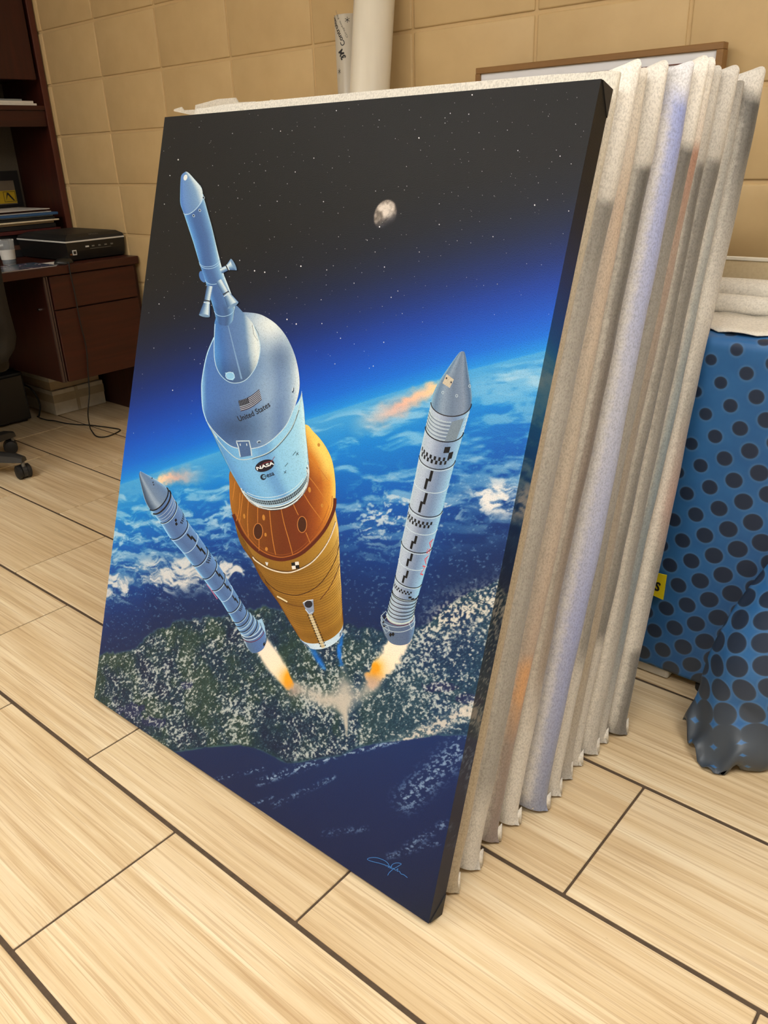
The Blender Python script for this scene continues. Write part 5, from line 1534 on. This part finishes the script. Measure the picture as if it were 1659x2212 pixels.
# cables
cab = [on_x(148, 566, DX + .006), on_x(152, 590, DX + .006), on_x(163, 640, DX + .004), on_x(172, 690, DX + .004), on_x(186, 750, DX + .004), on_x(190, 800, DX + .005), on_x(193, 850, DX + .004), on_x(190, 895, DX - .0)]
cab = [tuple(p) for p in cab]
cab = [(-.650, -.366, DZ + .006), (-.60, cab[0][1] - .004, DZ + .004)] + cab
flo = [on_floor(*p, .004) for p in ((196, 928), (205, 940), (215, 944), (230, 943), (245, 938), (258, 931), (259, 928), (252, 926), (225, 922), (190, 918), (165, 917), (140, 914), (118, 909), (100, 907), (84, 902))]
cab += [tuple(p) for p in flo]
cab[-16] = (cab[-16][0], cab[-16][1], max(.05, cab[-16][2]))
sm_c = [tuple(p) for p in smooth3(cab, 6)]
sm_c = [(x, y, max(.0035, zc)) for x, y, zc in sm_c]
o = MB().tube(sm_c, .0026, 8).build('mouse_cable', MT['black_rubber'], None, True)
tag(o, 'thin black cable hanging from the desk and looping on the floor', 'cable')

# cartons and computer under the desk
MT['carton'] = plain('worn_carton', rgb(204, 198, 184), .8, .2, .08, 30)
MT['carton_tape'] = plain('carton_tape', rgb(172, 160, 138), .5)
co = (-1.19, -.18, 0)
e = empty('carton', co, 'flat white cardboard carton on the floor under the desk', 'carton')
MB(co).box(-1.37, -1.010, -.315, -.048, .001, .118, .002, 1).build('body', MT['carton'], e)
MB(co).box(-1.3705, -1.0085, -.3162, -.047, .060, .098).build('tape', MT['carton_tape'], e)
MB(co).box(-1.372, -1.0075, -.20, -.185, .001, .1185).build('tape', MT['carton_tape'], e)
e = empty('carton', (-1.2, -.18, .118), 'smaller cardboard carton lying on the white carton', 'carton')
MB((-1.2, -.18, .118)).box(-1.36, -1.025, -.312, -.055, .1190, .232, .002, 1).build('body', plain('brown_carton', rgb(176, 158, 130), .8), e)
MB((-1.2, -.18, .118)).box(-1.362, -1.023, -.3135, -.054, .1600, .190).build('tape', MT['carton'], e)
po = (-1.2, -.64, 0)
e = empty('computer_tower', po, 'black computer tower on the floor beside the carton', 'computer')
MB(po).box(-1.40, -1.035, -.62, -.425, .012, .235, .006, 2).build('case', MT['black_satin'], e)
MB(po).box(-1.034, -1.028, -.612, -.433, .02, .225, .003, 1).build('front_panel', MT['black_gloss'], e)
for x in (-1.37, -1.07):
    for y in (-.60, -.445): MB(po).tube([(x, y, 0), (x, y, .0125)], .014, 12).build('foot', MT['black_rubber'], e)
o = MB().tube([tuple(p) for p in smooth3([(-1.10, -.418, .17), (-1.03, -.40, .15), (-1.01, -.385, .08), (-1.03, -.39, .02), (-1.06, -.385, .006)], 6)], .004, 8).build('power_cable', MT['black_rubber'], None, True)
tag(o, 'thick black power cable curling beside the computer tower', 'cable')

# swivel chair
hx, hy = -.585, -.99
e = empty('office_chair', (hx, hy, 0), 'dark grey swivel office chair in front of the desk', 'chair')
ho2 = (hx, hy, 0)
MT['chair_plastic'] = plain('chair_plastic', rgb(44, 43, 42), .42, .45, .06, 60)
MT['chair_fabric'] = plain('chair_fabric', rgb(44, 40, 34), .9, .2, .15, 400)
c2 = np.array([-.300, -.800]); c1 = np.array([-.632, -.694])
ang = math.atan2(c2[1] - hy, c2[0] - hx); rad = .315
for q in range(5):
    th = ang + q * 2 * math.pi / 5
    dx_, dy_ = math.cos(th), math.sin(th); px_, py_ = -dy_, dx_
    m = MB(ho2); P_ = []
    for s_, w_, z0, z1 in ((.03, .036, .075, .135), (.12, .032, .075, .118), (.22, .027, .074, .106), (.285, .024, .072, .100), (.315, .018, .070, .090)):
        cx_, cy__ = hx + dx_ * s_, hy + dy_ * s_
        P_.append([(cx_ - px_ * w_, cy__ - py_ * w_, z0), (cx_ - px_ * w_ * .8, cy__ - py_ * w_ * .8, z1 - .006), (cx_ - px_ * w_ * .4, cy__ - py_ * w_ * .4, z1), (cx_ + px_ * w_ * .4, cy__ + py_ * w_ * .4, z1), (cx_ + px_ * w_ * .8, cy__ + py_ * w_ * .8, z1 - .006), (cx_ + px_ * w_, cy__ + py_ * w_, z0), (cx_ - px_ * w_, cy__ - py_ * w_, z0)])
    vs_ = m.grid(P_); m.bm.faces.new(vs_[-1][:6]); m.bm.faces.new(vs_[0][:6])
    lg = m.build('leg', MT['chair_plastic'], e); autosmooth(lg, 40)
    # caster: two wheels and a hood
    wx, wy = hx + dx_ * (rad - .008), hy + dy_ * (rad - .008)
    sw = th + .9
    ax = (math.cos(sw), math.sin(sw))
    wh = (wx - ax[1] * .012, wy + ax[0] * .012)
    for sgn in (-1, 1):
        m = MB(ho2)
        c0 = (wh[0] + ax[0] * sgn * .009, wh[1] + ax[1] * sgn * .009, .0275); c1_ = (wh[0] + ax[0] * sgn * .026, wh[1] + ax[1] * sgn * .026, .0275)
        cm0 = tuple(np.array(c0) * .8 + np.array(c1_) * .2); cm1 = tuple(np.array(c0) * .2 + np.array(c1_) * .8)
        m.tube([c0, cm0, cm1, c1_], [.024, .0273, .0273, .022], 20)
        wl_ = m.build('wheel', MT['black_rubber'], lg); autosmooth(wl_, 40)
    m = MB(ho2); m.tube([(wh[0] - ax[0] * .008, wh[1] - ax[1] * .008, .03), (wh[0] + ax[0] * .008, wh[1] + ax[1] * .008, .03)], .0262, 18); m.build('caster_hood', MT['chair_plastic'], lg)
    m = MB(ho2); m.tube([(wx, wy, .05), (wx, wy, .078)], .007, 10); m.build('stem', MT['steel_grey'], lg)
MB(ho2).tube([(hx, hy, .06), (hx, hy, .14), (hx, hy, .15), (hx, hy, .40)], [.045, .045, .026, .026], 18).build('column', MT['chair_plastic'], e)
MB(ho2).box(hx - .25, hx + .21, hy - .24, hy + .235, .40, .485, .035, 4).build('seat', MT['chair_fabric'], e, True)
m = MB(ho2); P_ = []
for i in range(15):
    f = i / 14; zz = .455 + .56 * f; xb = hx + .235 + .05 * f - .05 * math.sin(f * math.pi)
    hw = .245 * (1 - (max(0, f - .78) / .22) ** 3 * .45) * (1 - (max(0, .16 - f) / .16) ** 2 * .25)
    P_.append([(xb + .035 * (1 - (j / 6 - 1) ** 2) * -.5 + (.012 if abs(j - 6) < 6 else .03), hy + hw * (j / 6 - 1), zz) for j in range(13)] + [(xb + .062 - .01 * abs(j / 6 - 1), hy + hw * (1 - j / 6), zz) for j in range(13)])
for r_ in P_: r_.append(r_[0])
vs_ = m.grid(P_)
m.bm.faces.new([v for v in vs_[-1][:-1]]); m.bm.faces.new([v for v in vs_[0][:-1]][::-1])
bmesh.ops.remove_doubles(m.bm, verts=m.bm.verts[:], dist=1e-5)
br = m.build('backrest', MT['chair_fabric'], e, True)
MB(ho2).tube([tuple(p) for p in smooth3([(hx + .05, hy, .395), (hx + .22, hy, .40), (hx + .31, hy, .46), (hx + .315, hy, .62)], 5)], .018, 10).build('back_support', MT['chair_plastic'], e, True)
lc = MB(ho2)
lc.tube([(hx + .30, hy + .14, .60), (hx + .315, hy + .14, .60)], .035, 20)
lc.build('back_knob', MT['chair_plastic'], e)
